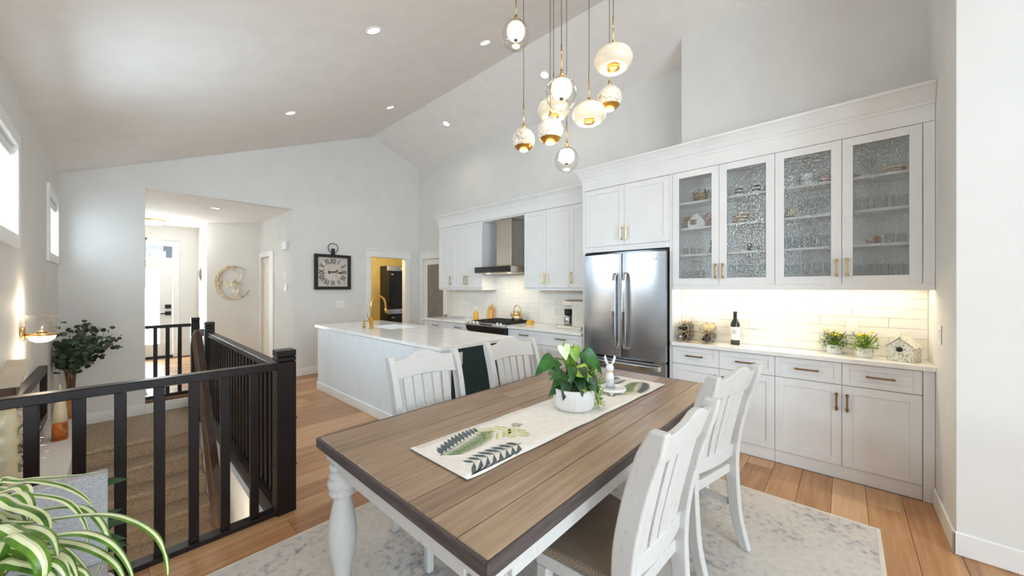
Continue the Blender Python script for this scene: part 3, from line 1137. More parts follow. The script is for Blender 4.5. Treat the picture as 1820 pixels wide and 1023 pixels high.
def base(label, ya, yb, cols, drawers, xb=XR):
    r = thing('base_cabinet', label, 'cabinet', (XB + .3, (ya + yb) / 2, 0), group='kitchen base cabinets')
    MB().box(XB + .021, xb - .002, ya + .001, yb - .001, 0.102, 0.883).build('body', CAB, r)
    MB().box(XB + .06, XB + .08, ya + .001, yb - .001, 0.0, 0.101).build('toe_kick', CAB, r)
    es = [ya] + cols + [yb]
    for a, b_ in zip(es, es[1:]):
        for z0, z1 in drawers:
            front(r, 'drawer', XB, a, b_, z0, z1, hz=(z0 + z1) / 2 + .02, vert=False, ln=0.15, hm=BRONZE)
    return r


DR = [(0.105, 0.405), (0.408, 0.712), (0.715, 0.88)]
base('white drawer cabinet between range and fridge, left half', 2.86, 3.453, [], DR)
base('white drawer cabinet beneath the coffee maker', 2.262, 2.859, [], DR)
base('white drawer cabinet just left of the range', 4.252, 4.83, [], DR)
base('white drawer cabinet at the far left end of the counter', 4.831, 5.46, [], DR)
tag(MB().box(3.668, XR - .013, 2.262, 3.456, 0.886, 0.918).build('kitchen_countertop', QUARTZ, bevel=.003), 'white quartz counter under the coffee maker', 'countertop')
tag(MB().box(3.668, XR - .013, 4.249, 5.49, 0.886, 0.918).build('kitchen_countertop', QUARTZ, bevel=.003), 'white quartz counter left of the range', 'countertop')

# --- backsplash tiles, children of their walls
tile_me = []


def tiles(parent, x, ya, yb, za, zb):
    g = MB().box(x - 0.006, x - 0.0005, ya, yb, za, zb).build('grout_bed', GROUT, parent)
    H, Lg = 0.0735, 0.40
    k = 0
    z = za
    while z < zb - 0.005:
        h = min(H, zb - z)
        y = ya - (0.20 if k % 2 else 0.0)
        while y < yb:
            a, b_ = max(y, ya), min(y + Lg, yb)
            if b_ - a > 0.01:
                if not tile_me:
                    o = MB().add([(-0.004, 0.002, 0.002), (-0.004, .998, .002), (-0.004, .998, .998), (-0.004, .002, .998), (0, 0, 0), (0, 1, 0), (0, 1, 1), (0, 0, 1)],
                                 [(0, 3, 2, 1)[::-1], (4, 5, 1, 0)[::-1], (5, 6, 2, 1)[::-1], (6, 7, 3, 2)[::-1], (7, 4, 0, 3)[::-1]]).build('tile', TILE, parent, world=False)
                    tile_me.append(o.data)
                else:
                    o = bpy.data.objects.new('tile', tile_me[0])
                    COL.objects.link(o)
                    o.parent = parent
                o.location = (x - 0.0058 + random.uniform(-.0012, 0), a + .0012, z + .0012)
                o.scale = (1, b_ - a - .0024, h - .0024)
                o.rotation_euler = (0, random.uniform(-.012, .012), random.uniform(-.004, .004))
            y += Lg
        z += H
        k += 1


tiles(wall_h, XH, -0.4515, 1.2465, 0.922, 1.474)
tiles(wall_k, XR, 2.262, 3.392, 0.919, 1.411)
tiles(wall_k, XR, 3.392, 4.28, 0.919, 1.72)
tiles(wall_k, XR, 4.28, 5.45, 0.919, 1.411)


def plate(name, label, cat, c, n, w_=0.075, h_=0.118, holes=1, t=0.006):
    """wall plate at c facing n (unit axis)"""
    r = thing(name, label, cat, c)
    nx, ny = n
    ax = (-ny, nx)
    def bx(m_, u0, u1, z0, z1, d0, d1):
        p = [(c[0] + ax[0] * u + nx * d, c[1] + ax[1] * u + ny * d) for u in (u0, u1) for d in (d0, d1)]
        xs, ys = [a for a, _ in p], [b_ for _, b_ in p]
        m_.box(min(xs), max(xs), min(ys), max(ys), c[2] + z0, c[2] + z1)
    q = MB()
    bx(q, -w_ / 2, w_ / 2, -h_ / 2, h_ / 2, 0.001, t)
    q.build('cover', PLASTIC, r, 0.002)
    for k in range(holes):
        u = (k - (holes - 1) / 2) * 0.046
        q = MB()
        bx(q, u - .016, u + .016, -.033, .033, t, t + .003)
        q.build('rocker', WHITEC, r, 0.001)
    return r


plate('outlet', 'white outlet on backsplash right of the standing wine bottle', 'outlet', (XH - .0115, 0.61, 1.13), (-1, 0), holes=1)
plate('outlet', 'white outlet on backsplash behind the yellow flowers', 'outlet', (XH - .0115, -0.05, 1.13), (-1, 0), holes=1)
plate('outlet', 'white outlet on backsplash at the left end of the kitchen', 'outlet', (XR - .0115, 5.15, 1.10), (-1, 0))
plate('outlet', 'white outlet on backsplash left of the coffee maker', 'outlet', (XR - .0115, 3.1, 1.10), (-1, 0))
plate('light_switch', 'white light switch on the right wall return beside the counter', 'light switch', (3.52, -0.4517, 1.15), (0, 1))
plate('light_switch', 'white double light switch on the far wall under the clock', 'light switch', (2.69, YF - .0005, 1.16), (0, -1), 0.16, 0.118, 3)
plate('light_switch', 'white switch on the hall wall above the thermostat', 'light switch', (1.9425, 6.93, 1.67), (-1, 0), .07, .11)
r = thing('thermostat', 'small white thermostat on the hall wall below the switch', 'thermostat', (1.9425, 6.90, 1.45))
MB().box(1.918, 1.942, 6.85, 6.95, 1.39, 1.52).build('case', PLASTIC, r, 0.008, 2)
MB().box(1.916, 1.9185, 6.87, 6.93, 1.46, 1.50).build('display', mat('lcd_grey', (176, 182, 180), .3), r)
r = thing('door_chime', 'white door chime box high on the hall wall', 'door chime', (1.9425, 6.90, 2.15))
MB().box(1.895, 1.942, 6.83, 6.97, 2.08, 2.22).build('case', PLASTIC, r, 0.01, 2)
MB().box(1.892, 1.8955, 6.85, 6.95, 2.10, 2.12).build('grille', TRIM, r)

# --- range hood
r = thing('range_hood', 'stainless chimney range hood with black control face', 'range hood', (4.05, 3.84, 1.67))
q = MB().box(3.762, XR - .008, 3.465, 4.215, 1.675, 1.762)
q.build('canopy', HOODST, r, 0.002)
MB().box(3.752, 3.763, 3.465, 4.215, 1.677, 1.760).build('control_face', BLACK, r)
q = MB()
vs = [(3.763, 3.466, 1.762), (XR - .008, 3.466, 1.762), (XR - .008, 4.214, 1.762), (3.763, 4.214, 1.762), (4.02, 3.69, 1.79), (XR - .008, 3.69, 1.79), (XR - .008, 4.0, 1.79), (4.02, 4.0, 1.79)]
q.add(vs, [(0, 1, 5, 4), (1, 2, 6, 5), (2, 3, 7, 6), (3, 0, 4, 7), (4, 5, 6, 7)])
q.build('transition', HOODST, r)
MB().box(4.02, XR - .008, 3.69, 4.0, 1.79, 2.498).build('chimney', HOODST, r, 0.002)
MB().box(3.80, XR - .05, 3.50, 4.18, 1.668, 1.6745).build('filter', HOODST, r)
MB().lathe([(0, -.002), (.03, -.002), (.03, .002), (0, .002)], 16, (3.9, 3.62, 1.667)).lathe([(0, -.002), (.03, -.002), (.03, .002), (0, .002)], 16, (3.9, 4.06, 1.667)).build('lamp', LED, r)
area('hood_light', (3.95, 3.84, 1.66), (0, 0, 0), 0.2, 0.5, 2.5, (1, 0.88, 0.66))

# --- gas range
r = thing('gas_range', 'stainless gas range with black front and cast iron grates', 'range', (3.98, 3.85, 0))
RY0, RY1 = 3.458, 4.247
MB().box(3.69, 4.30, RY0, RY1, 0.03, 0.905).build('body', BLACKM, r)
MB().box(3.66, 4.30, RY0, RY1, 0.9055, 0.925).build('cooktop', STEEL, r, 0.004)
q = MB().prism([(3.60, 0.905), (3.66, 0.93), (3.69, 0.93), (3.69, 0.885), (3.605, 0.885)], 'Y', RY0, RY1)
q.build('control_shelf', STEEL, r, 0.003)
q = MB().prism([(3.605, 0.884), (3.689, 0.884), (3.689, 0.79), (3.65, 0.79), (3.625, 0.81), (3.61, 0.84)], 'Y', RY0, RY1)
q.build('control_panel', BLACK, r, 0.003)
MB().box(3.645, 3.689, RY0 + .005, RY1 - .005, 0.22, 0.785).build('oven_door', BLACK, r, 0.004)
MB().tube([(3.645, RY0 + .05, .755), (3.60, RY0 + .05, .755), (3.60, RY1 - .05, .755), (3.645, RY1 - .05, .755)], 0.012, sq=(0.024, 0.03)).build('handle', CHROME, r, 0.004)
MB().box(3.645, 3.689, RY0 + .005, RY1 - .005, 0.06, 0.21).build('drawer', STEEL, r, 0.004)
for y in (3.53, 3.60, 4.02, 4.10, 4.18):
    MB().lathe([(0, .034), (.017, .033), (.02, .028), (.021, .006), (.026, .002), (.026, 0), (0, 0)], 18, (3.632, y, 0.9185), Matrix.Rotation(-0.4, 4, 'Y')).build('knob', CHROME, r)
MB().box(3.615, 3.64, 3.70, 3.95, 0.912, 0.921).build('display', BLACK, r)
for k in range(3):
    a = RY0 + .02 + k * .25
    b_ = a + .245
    q = MB()
    for y in (a, a + .078, a + .157, b_ - .012):
        q.box(3.71, 4.27, y, y + .012, .938, .952)
    for x in (3.71, 3.84, 3.98, 4.12, 4.258):
        q.box(x, x + .012, a, b_, .938, .952)
    for x in (3.712, 4.258):
        for y in (a, b_ - .012):
            q.box(x, x + .01, y, y + .012, .9255, .938)
    q.build('grate', BLACKM, r)
for x in (3.84, 4.13):
    for y in (3.58, 3.85, 4.10):
        MB().lathe([(0, .012), (.03, .012), (.042, .006), (.045, 0), (0, 0)], 18, (x, y, .9255)).build('burner', BLACKM, r)

# ================================================================== ISLAND
IX0, IX1, IY0, IY1 = 1.965, 2.90, 2.88, 5.575
r = thing('kitchen_island', 'white panelled kitchen island with dark green end panel', 'island', (2.43, 4.2, 0))
MB().box(IX0 + .02, IX1 - .02, IY0 + .031, IY1 - .02, 0.10, 0.685).build('body', ISL, r)
n = 14
wd = (IY1 - 2.66) / n
for k in range(n):
    a = 2.66 + k * wd
    MB().box(IX0, IX0 + .019, a + .0012, a + wd - .0012, 0.005, 0.882).build('panel_board', ISL, r, 0.002)
MB().box(IX0 - .012, IX0 - .0005, 2.66, IY1 + .012, 0.0, 0.11).build('base_trim', TRIM, r, 0.004)
MB().box(IX0 + .0195, IX0 + .12, 2.66, 2.72, 0.0, 0.882).build('end_post', ISL, r, 0.003)
MB().box(IX0 + .121, IX1, 2.70, 2.72, 0.03, 0.882).build('end_panel', GREEN, r)
MB().box(IX0 + .02, IX1, 2.721, IY0 + .03, 0.101, 0.882).build('end_body', ISL, r)
MB().box(IX0 + .03, IX1 - .05, 2.76, IY1 - .03, 0.0, 0.0995).build('toe_kick', BLACKM, r)
MB().box(IX0 + .019, IX1, IY1 - .019, IY1, 0.005, 0.882).build('far_panel', ISL, r)
plate('outlet', 'white outlet on the green end panel of the island', 'outlet', (2.21, 2.70, 0.775), (0, -1), 0.075, 0.12, 1)
SX0, SX1, SY0, SY1 = 2.36, 2.76, 4.25, 4.83
q = MB()
cx0, cx1, cy0, cy1 = 1.935, 2.935, 2.62, 5.60
q.box(cx0, SX0, cy0, cy1, .886, .918).box(SX1, cx1, cy0, cy1, .886, .918).box(SX0, SX1, cy0, SY0, .886, .918).box(SX0, SX1, SY1, cy1, .886, .918)
tag(q.build('island_countertop', QUARTZ), 'large white quartz countertop on the island', 'countertop')
q = MB()
q.box(SX0 + .001, SX0 + .012, SY0 + .001, SY1 - .001, .70, .9145).box(SX1 - .012, SX1 - .001, SY0 + .001, SY1 - .001, .70, .9145).box(SX0 + .012, SX1 - .012, SY0 + .001, SY0 + .012, .70, .9145).box(SX0 + .012, SX1 - .012, SY1 - .012, SY1 - .001, .70, .9145).box(SX0 + .001, SX1 - .001, SY0 + .001, SY1 - .001, .69, .70)
SINK = thing('sink', 'white undermount sink set into the island countertop', 'sink', (2.56, 4.54, .69))
q.build('basin', WHITEC, SINK)
MB().lathe([(0, .004), (.03, .004), (.04, 0), (0, 0)], 20, (2.56, 4.54, .70)).build('drain', CHROME, SINK)
r = thing('faucet', 'tall brushed gold gooseneck faucet on the island', 'faucet', (2.26, 4.56, .9185))
q = MB().lathe([(0, 0), (.03, 0), (.03, .012), (.024, .016), (.024, .15), (0, .15)], 20, (2.26, 4.56, .9185))
q.build('base', GOLD, r)
pts = [(2.26, 4.56, 1.06), (2.26, 4.56, 1.22)] + [(2.26 + .10 - .10 * math.cos(t), 4.56, 1.22 + .12 * math.sin(t)) for t in [PI * i / 10 for i in range(0, 10)]] + [(2.458, 4.56, 1.24), (2.466, 4.56, 1.16)]
MB().tube(pts, .013, 12).build('spout', GOLD, r)
MB().cyl((2.462, 4.56, 1.185), (2.470, 4.56, 1.11), .017, .015).build('spray_head', GOLD, r)
MB().cyl((2.26, 4.584, 1.0), (2.26, 4.61, 1.0), .016).tube([(2.26, 4.605, 1.0), (2.24, 4.615, 1.07), (2.235, 4.62, 1.11)], .006, 8).build('lever', GOLD, r)
r = thing('soap_dispenser', 'small gold soap pump beside the island faucet', 'soap pump', (2.24, 4.72, .9185))
MB().lathe([(0, 0), (.018, 0), (.018, .05), (.008, .055), (.008, .08), (0, .08)], 16, (2.24, 4.72, .9185)).build('collar', GOLD, r)
MB().tube([(2.24, 4.72, .995), (2.24, 4.72, 1.005), (2.29, 4.72, 1.0)], .007, 8).build('nozzle', GOLD, r)

# ================================================================== DINING
r = thing('area_rug', 'pale grey distressed area rug under the dining table', 'rug', (1.55, 1.1, 0))
MB().box(0.05, 3.06, -0.14, 2.335, 0.001, 0.009).build('pile', RUG, r, 0.003)
q = MB()
for a in ((0.03, 0.05, -.16, 2.355), (3.06, 3.08, -.16, 2.355), (.05, 3.06, -.16, -.14), (.05, 3.06, 2.335, 2.355)):
    q.box(*a, 0.001, 0.008)
q.build('binding', mat('rug_binding', (214, 206, 194), .95), r)

# ---- table
TX0, TX1, TY0, TY1, TZ = 0.622, 2.862, 0.650, 1.788, 0.760
r = thing('dining_table', 'farmhouse dining table with brown plank top and white turned legs', 'table', (1.742, 1.219, 0))
nb = 9
bw = (TY1 - TY0 - .024) / nb
for k in range(nb):
    a = TY0 + .012 + k * bw
    cut = random.uniform(0.35, 0.65) * (TX1 - TX0) + TX0 if k % 2 else None
    for (x0, x1) in (((TX0 + .012, cut), (cut, TX1 - .012)) if cut else ((TX0 + .012, TX1 - .012),)):
        MB().box(x0 + .0008, x1 - .0008, a + .0018, a + bw - .0018, TZ - .034, TZ + random.uniform(-.0012, 0)).build('plank', TABLEW, r, 0.0025)
q = MB()
for a in ((TX0, TX1, TY0, TY0 + .0118), (TX0, TX1, TY1 - .0118, TY1), (TX0, TX0 + .0118, TY0 + .012, TY1 - .012), (TX1 - .0118, TX1, TY0 + .012, TY1 - .012)):
    q.box(*a, TZ - .044, TZ - .001)
q.box(TX0 + .012, TX1 - .012, TY0 + .012, TY1 - .012, TZ - .044, TZ - .0345)
q.build('edge_band', TEDGE, r, 0.004, 2)
ins = 0.035
q = MB()
ax0, ax1, ay0, ay1 = TX0 + ins, TX1 - ins, TY0 + ins, TY1 - ins
for a in ((ax0 + .1, ax1 - .1, ay0 + .004, ay0 + .026), (ax0 + .1, ax1 - .1, ay1 - .026, ay1 - .004), (ax0 + .004, ax0 + .026, ay0 + .1, ay1 - .1), (ax1 - .026, ax1 - .004, ay0 + .1, ay1 - .1)):
    q.box(*a, TZ - .135, TZ - .0445)
q.build('apron', CHALK, r, 0.003)
LEGP = [(.028, 0), (.034, .006), (.046, .03), (.048, .05), (.038, .075), (.030, .085), (.036, .10), (.040, .11), (.036, .12), (.040, .16), (.054, .22), (.062, .28), (.063, .32), (.056, .38), (.044, .44), (.037, .475), (.037, .485), (.052, .492), (.058, .503), (.054, .515), (.048, .520), (.060, .530), (.064, .545), (.061, .560), (.052, .568), (.058, .575), (.055, .588), (.044, .594), (.042, .603), (.053, .610), (.057, .622), (.052, .633), (.046, .637)]
for x in (ax0 + .05, ax1 - .05):
    for y in (ay0 + .05, ay1 - .05):
        q = MB()
        q.lathe([(0, 0)] + LEGP + [(0, .637)], 28, (x, y, 0.010))
        h = .05
        c = .03
        zz = (.647, .662, TZ - .0445)
        ring = lambda hh, z: [(x - hh, y - hh, z), (x + hh, y - hh, z), (x + hh, y + hh, z), (x - hh, y + hh, z)]
        vs = ring(c, zz[0]) + ring(h, zz[1]) + ring(h, zz[2])
        q.add(vs, [(3, 2, 1, 0), (8, 9, 10, 11)] + [(i, (i + 1) % 4, 4 + (i + 1) % 4, 4 + i) for i in range(4)] + [(4 + i, 4 + (i + 1) % 4, 8 + (i + 1) % 4, 8 + i) for i in range(4)])
        q.build('leg', CHALK, r)


# ---- chairs: local +Y is the front
def smooth_path(ctrl, n):
    """Catmull-Rom through (y,z) control points"""
    out = []
    P_ = [ctrl[0]] + ctrl + [ctrl[-1]]
    for k in range(1, len(P_) - 2):
        for i in range(n):
            t = i / n
            p0, p1, p2, p3 = P_[k - 1], P_[k], P_[k + 1], P_[k + 2]
            out.append(tuple(0.5 * (2 * p1[d] + (p2[d] - p0[d]) * t + (2 * p0[d] - 5 * p1[d] + 4 * p2[d] - p3[d]) * t * t + (3 * p1[d] - p0[d] - 3 * p2[d] + p3[d]) * t ** 3) for d in (0, 1)))
    out.append(ctrl[-1])
    return out


POST = smooth_path([(-0.250, 0.0), (-0.205, 0.16), (-0.185, 0.34), (-0.178, 0.50), (-0.190, 0.64), (-0.225, 0.80), (-0.262, 0.92), (-0.300, 1.022)], 5)


def back_y(z):
    for (a, za), (b_, zb) in zip(POST, POST[1:]):
        if za <= z <= zb:
            return a + (b_ - a) * (z - za) / (zb - za)
    return POST[-1][0]


def make_chair():
    t = thing('dining_chair', 'chair', 'chair', group='white dining chairs')
    for s in (-1, 1):
        q = MB()
        vs, fs = [], []
        for (y, z) in POST:
            wz = 0.046 + min(z, .62) * .048
            if z > .95:
                wz = 0.0758 - (z - .95) * .35
            xo = 0.216 + 0.012 * max(0, (z - .45) / .57)
            hx = 0.019
            vs += [(s * xo - hx, y - wz / 2, z), (s * xo + hx, y - wz / 2, z), (s * xo + hx, y + wz / 2, z), (s * xo - hx, y + wz / 2, z)]
        n = len(POST)
        for k in range(n - 1):
            A = 4 * k
            fs += [(A + i, A + (i + 1) % 4, A + 4 + (i + 1) % 4, A + 4 + i) for i in range(4)]
        fs += [(3, 2, 1, 0), tuple(range(4 * n - 4, 4 * n))]
        q.add(vs, fs)
        q.build('back_post', CHALK, t, 0.006, 2, world=False)
    # arched crest rail
    q = MB()
    vs, fs = [], []
    K = 20
    for k in range(K + 1):
        u = -1 + 2 * k / K
        x = u * 0.207
        top = 0.995 + 0.046 * (0.5 + 0.5 * math.cos(PI * min(1, abs(u) / .8))) - 0.012 * (1 - abs(u)) * 0
        bot = 0.885 + 0.012 * (1 - u * u)
        cy = 0.018 * (1 - u * u)
        for z in (bot, top):
            y = back_y(min(z, 1.02)) - cy
            vs += [(x, y - .013, z), (x, y + .013, z)]
    for k in range(K):
        A = 4 * k
        fs += [(A, A + 4, A + 6, A + 2), (A + 1, A + 3, A + 7, A + 5), (A + 2, A + 6, A + 7, A + 3), (A, A + 1, A + 5, A + 4)]
    fs += [(0, 2, 3, 1), (4 * K, 4 * K + 1, 4 * K + 3, 4 * K + 2)]
    q.add(vs, fs)
    q.build('crest_rail', CHALK, t, 0.004, 2, world=False)
    # lower back rail
    q = MB()
    vs, fs = [], []
    for k in range(K + 1):
        u = -1 + 2 * k / K
        x = u * 0.200
        cy = 0.016 * (1 - u * u)
        for z in (0.500, 0.565 + .01 * (1 - u * u)):
            y = back_y(z) - cy
            vs += [(x, y - .012, z), (x, y + .012, z)]
    q.add(vs, fs := [f for k in range(K) for A in (4 * k,) for f in ((A, A + 4, A + 6, A + 2), (A + 1, A + 3, A + 7, A + 5), (A + 2, A + 6, A + 7, A + 3), (A, A + 1, A + 5, A + 4))] + [(0, 2, 3, 1), (4 * K, 4 * K + 1, 4 * K + 3, 4 * K + 2)])
    q.build('lower_rail', CHALK, t, 0.003, world=False)
    # curved slats
    for i in range(5):
        x0 = -0.134 + i * 0.067
        q = MB()
        vs = []
        zs = [0.560 + (0.895 - 0.560) * j / 12 for j in range(13)]
        for j, z in enumerate(zs):
            u = x0 / .2
            y = back_y(z) - 0.017 * (1 - u * u) - 0.006 * math.sin(PI * j / 12)
            x = x0 * (0.93 + 0.07 * j / 12)
            vs += [(x - .027, y - .007, z), (x + .027, y - .007, z), (x + .027, y + .007, z), (x - .027, y + .007, z)]
        fs = []
        for k in range(12):
            A = 4 * k
            fs += [(A + i_, A + (i_ + 1) % 4, A + 4 + (i_ + 1) % 4, A + 4 + i_) for i_ in range(4)]
        fs += [(3, 2, 1, 0), (48, 49, 50, 51)]
        q.add(vs, fs)
        q.build('slat', CHALK, t, 0.002, world=False)
    # seat frame and cushion
    yb_, yf = -0.165, 0.185
    q = MB()
    q.prism([(-0.205, yb_ - .01), (-0.238, yf - .012), (0.238, yf - .012), (0.205, yb_ - .01)][::-1], 'Z', 0.395, 0.445)
    q.build('seat_frame', CHALK, t, 0.006, 2, world=False)
    q = MB()
    out = [(-0.195, yb_ + .022), (-0.252, yf - .03), (-0.235, yf), (0.235, yf), (0.252, yf - .03), (0.195, yb_ + .022)][::-1]
    q.prism(out, 'Z', 0.447, 0.482)
    q.build('cushion', WEAVE, t, 0.014, 3, world=False)
    for s in (-1, 1):
        q = MB()
        vs = []
        for z, y, h in ((0.0, yf - .02, .017), (0.25, yf - .035, .021), (0.395, yf - .04, .023)):
            x = s * (0.215 + (0.395 - z) * .02)
            vs += [(x - h, y - h, z), (x + h, y - h, z), (x + h, y + h, z), (x - h, y + h, z)]
        fs = [(3, 2, 1, 0), (8, 9, 10, 11)]
        for k in range(2):
            A = 4 * k
            fs += [(A + i, A + (i + 1) % 4, A + 4 + (i + 1) % 4, A + 4 + i) for i in range(4)]
        q.add(vs, fs).build('front_leg', CHALK, t, 0.003, world=False)
        MB().obox((s * 0.216, (-0.19 + yf - .04) / 2, 0.22), (0.02, abs(-0.16 - (yf - .07)), 0.035)).build('side_stretcher', CHALK, t, 0.003, world=False)
    return t


proto = make_chair()
CH = [((1.315, 1.70), PI - 0.09, 'distressed white chair on the island side, nearest the stair railing'),
      ((2.085, 1.675), PI - 0.15, 'distressed white chair on the island side, nearest the fridge'),
      ((1.305, 0.676), -0.06, 'distressed white chair seen from behind in front, woven brown seat showing'),
      ((2.185, 0.69), -0.22, 'distressed white chair seen from behind, nearest the hutch')]
for k, ((x, y), a, lab) in enumerate(CH):
    c = proto if k == 0 else dup(proto)
    c.location = (x, y, 0.0095)
    c.rotation_euler = (0, 0, a)
    c['label'] = lab

# ---- runner with printed palm leaves
A2 = Vector((0.843, 1.359))
B2 = Vector((0.843, 0.985))
R2 = Vector((2.623, 0.929))
T2 = Vector((2.622, 1.296))


def rp(u, v, z=0.0):
    p = (A2 * (1 - u) * (1 - v) + T2 * u * (1 - v) + B2 * (1 - u) * v + R2 * u * v)
    return (p.x, p.y, TZ + .0012 + z)


r = thing('table_runner', 'white table runner with printed green palm leaves', 'table runner', (1.73, 1.15, TZ))
LIN = mat('runner_linen', (236, 231, 224), .9, vary=.02, nscale=40, nb=.2)
q = MB()
NU, NV = 48, 8
vs, fs = [], []
random.seed(3)
for i in range(NU + 1):
    for j in range(NV + 1):
        u, v = i / NU, j / NV
        e = max(0, abs(v - .5) - .42) * 12
        wv = .0016 * abs(math.sin(u * 23 + v * 2)) * e
        if i in (0, NU):
            wv += .002
        vs.append(Vector(rp(u, v + (.006 * math.sin(u * 31) if j in (0, NV) else 0), .0028 + wv)))
for i in range(NU):
    for j in range(NV):
        a = i * (NV + 1) + j
        fs.append((a, a + NV + 1, a + NV + 2, a + 1))
q.add(vs, fs, True)
q.build('cloth', LIN, r, solid=0.002)
for e in (0, 1):
    q = MB()
    for u0 in ((0.0015, 0.010) if e == 0 else (0.990, 0.9985),):
        q.add([rp(u0[0], .01, .0045), rp(u0[1], .01, .0045), rp(u0[1], .99, .0045), rp(u0[0], .99, .0045)], [(0, 1, 2, 3)])
    q.build('hem', LIN, r, solid=0.002)
PG = mat('print_green', (120, 142, 96), .9, vary=.25, nscale=60)
PD = mat('print_slate', (88, 100, 104), .9, vary=.12, nscale=60)
PY = mat('print_yellow', (206, 208, 132), .9, vary=.12, nscale=60)


def frond(base, tip, n, ln0, mat_, both=(1, 1), wid=0.011, name='printed_frond'):
    """feather of flat blades in runner metres: s along the length, t across"""
    W = 1.78
    H = .37
    q = MB()
    b2, t2 = Vector(base), Vector(tip)
    d = (t2 - b2)
    L_ = d.length
    d.normalize()
    nrm = Vector((-d.y, d.x))
    z = .0052

    def P(p):
        return rp(p.x / W, p.y / H, z)
    q.add([P(b2 + nrm * .0015), P(t2), P(b2 - nrm * .0015)], [(0, 1, 2)])
    for k in range(n):
        f = (k + .6) / n
        o = b2 + d * L_ * f
        for sgn, on_ in ((1, both[0]), (-1, both[1])):
            if not on_:
                continue
            ln = ln0 * (0.55 + .9 * math.sin(PI * min(1, f * .85 + .12)) * .55) * on_
            dr_ = (d * .75 + nrm * sgn).normalized()
            nn = Vector((-dr_.y, dr_.x))
            wdt = wid * (1 - .3 * f)
            pts = [o, o + dr_ * ln * .35 + nn * wdt * .5, o + dr_ * ln * .7 + nn * wdt * .45, o + dr_ * ln, o + dr_ * ln * .65 - nn * wdt * .4, o + dr_ * ln * .3 - nn * wdt * .4]
            pts = [Vector((min(max(p.x, .02), W - .02), min(max(p.y, .012), H - .012))) for p in pts]
            q.add([P(p) for p in pts], [tuple(range(6))])
    return q.build(name, mat_, r)


def both_ends(b, t, *a):
    frond(b, t, *a)
    frond((1.78 - b[0], .37 - b[1]), (1.78 - t[0], .37 - t[1]), *a)


both_ends((.045, .15), (.32, .075), 15, .13, PG, (.95, 0), .014)
both_ends((.045, .15), (.32, .07), 11, .085, PD, (0, 1.1), .026)
both_ends((.36, .30), (.09, .285), 8, .21, PD, (0, 1), .027)
both_ends((.36, .30), (.09, .285), 8, .085, PD, (.8, 0), .028)
both_ends((.47, .150), (.30, .12), 5, .10, PY, (1, 1), .016)
both_ends((.47, .150), (.41, .235), 4, .08, PY, (1, 1), .016)
both_ends((.47, .150), (.52, .135), 3, .035, PG, (1, 1), .010)

# ---- anthurium in ribbed pot
PC = Vector((1.765, 1.135, TZ + .006))
r = thing('potted_anthurium', 'leafy green anthurium in a white ribbed pot on the table runner', 'potted plant', PC)
q = MB()
prof = [(0, 0), (.095, 0), (.107, .008), (.114, .03), (.117, .07), (.117, .116), (.110, .118), (.106, .112), (.104, .09), (0, .09)]
n = 72
vs, fs = [], []
for r_, z in prof:
    for i in range(n):
        k = 1 + (0.016 * (1 if i % 3 else -1) if .005 < z < .095 and r_ > .106 else 0)
        vs.append((PC.x + r_ * k * math.cos(2 * PI * i / n), PC.y + r_ * k * math.sin(2 * PI * i / n), PC.z + z))
for a in range(len(prof) - 1):
    for i in range(n):
        j = (i + 1) % n
        fs.append((a * n + i, a * n + j, (a + 1) * n + j, (a + 1) * n + i))
q.add(vs, fs, True)
q.build('pot', WHITEC, r)
MB().lathe([(.1035, .092), (.08, .097), (0, .099)], 24, PC).build('soil', SOIL, r)


def heart(parent, base, d, up, ln, wd, mat_, droop=.25, name='leaf'):
    """heart-shaped leaf blade"""
    base, d, up = Vector(base), Vector(d).normalized(), Vector(up).normalized()
    sd = d.cross(up).normalized()
    up = sd.cross(d).normalized()
    sh = [(-.12, .0), (-.14, .24), (-.04, .38), (.16, .42), (.42, .34), (.66, .21), (.86, .09), (1, 0)]
    vs, fs = [], []
    for u, w_ in sh:
        c = base + d * ln * max(u, 0 if w_ == 0 else u) - up * droop * ln * u * abs(u)
        vs += [c - sd * wd * w_ + up * wd * w_ * .28, c - up * .0, c + sd * wd * w_ + up * wd * w_ * .28]
    vs[1] = vs[1] + d * ln * .12
    vs[0] = vs[1]
    vs[2] = vs[1]
    for k in range(len(sh) - 1):
        A, B = 3 * k, 3 * k + 3
        fs += [(A, A + 1, B + 1, B), (A + 1, A + 2, B + 2, B + 1)]
    return MB().add(vs, fs, True).build(name, mat_, parent, sub=1, solid=.0012)


random.seed(12)
top = PC + Vector((0, 0, .085))
Fw = Vector((.738, .675, 0))
Rt = Vector((.675, -.738, 0))
UPZ = Vector((0, 0, 1))
specs = [(-.125, .0, .19, (-.8, -.3, -.55), .125, .115, LEAF), (-.06, -.02, .11, (-.75, -.5, -.6), .10, .10, LEAF), (-.02, .03, .24, (.05, -.1, -.9), .15, .13, LEAFL),
         (.055, .0, .225, (.75, -.2, -.62), .155, .13, LEAF), (.05, -.03, .13, (.5, -.6, -.5), .11, .11, LEAFD), (.015, -.06, .10, (.1, -.9, -.6), .10, .09, LEAFD),
         (-.05, -.06, .07, (-.3, -.8, -.7), .09, .09, LEAFD), (.085, -.02, .07, (.7, -.4, -.7), .09, .08, LEAFD), (-.085, -.03, .05, (-.8, -.3, -.6), .085, .08, LEAF),
         (0, .07, .17, (.2, .7, -.3), .11, .10, LEAF), (.03, -.05, .16, (.35, -.7, -.6), .085, .075, LEAFL), (-.015, -.05, .15, (-.2, -.8, -.55), .085, .085, LEAF),
         (.06, .07, .13, (.6, .6, -.3), .10, .1, LEAFD), (-.08, .06, .12, (-.7, .5, -.3), .10, .1, LEAF), (.04, .02, .19, (.5, .4, -.2), .1, .1, LEAF)]
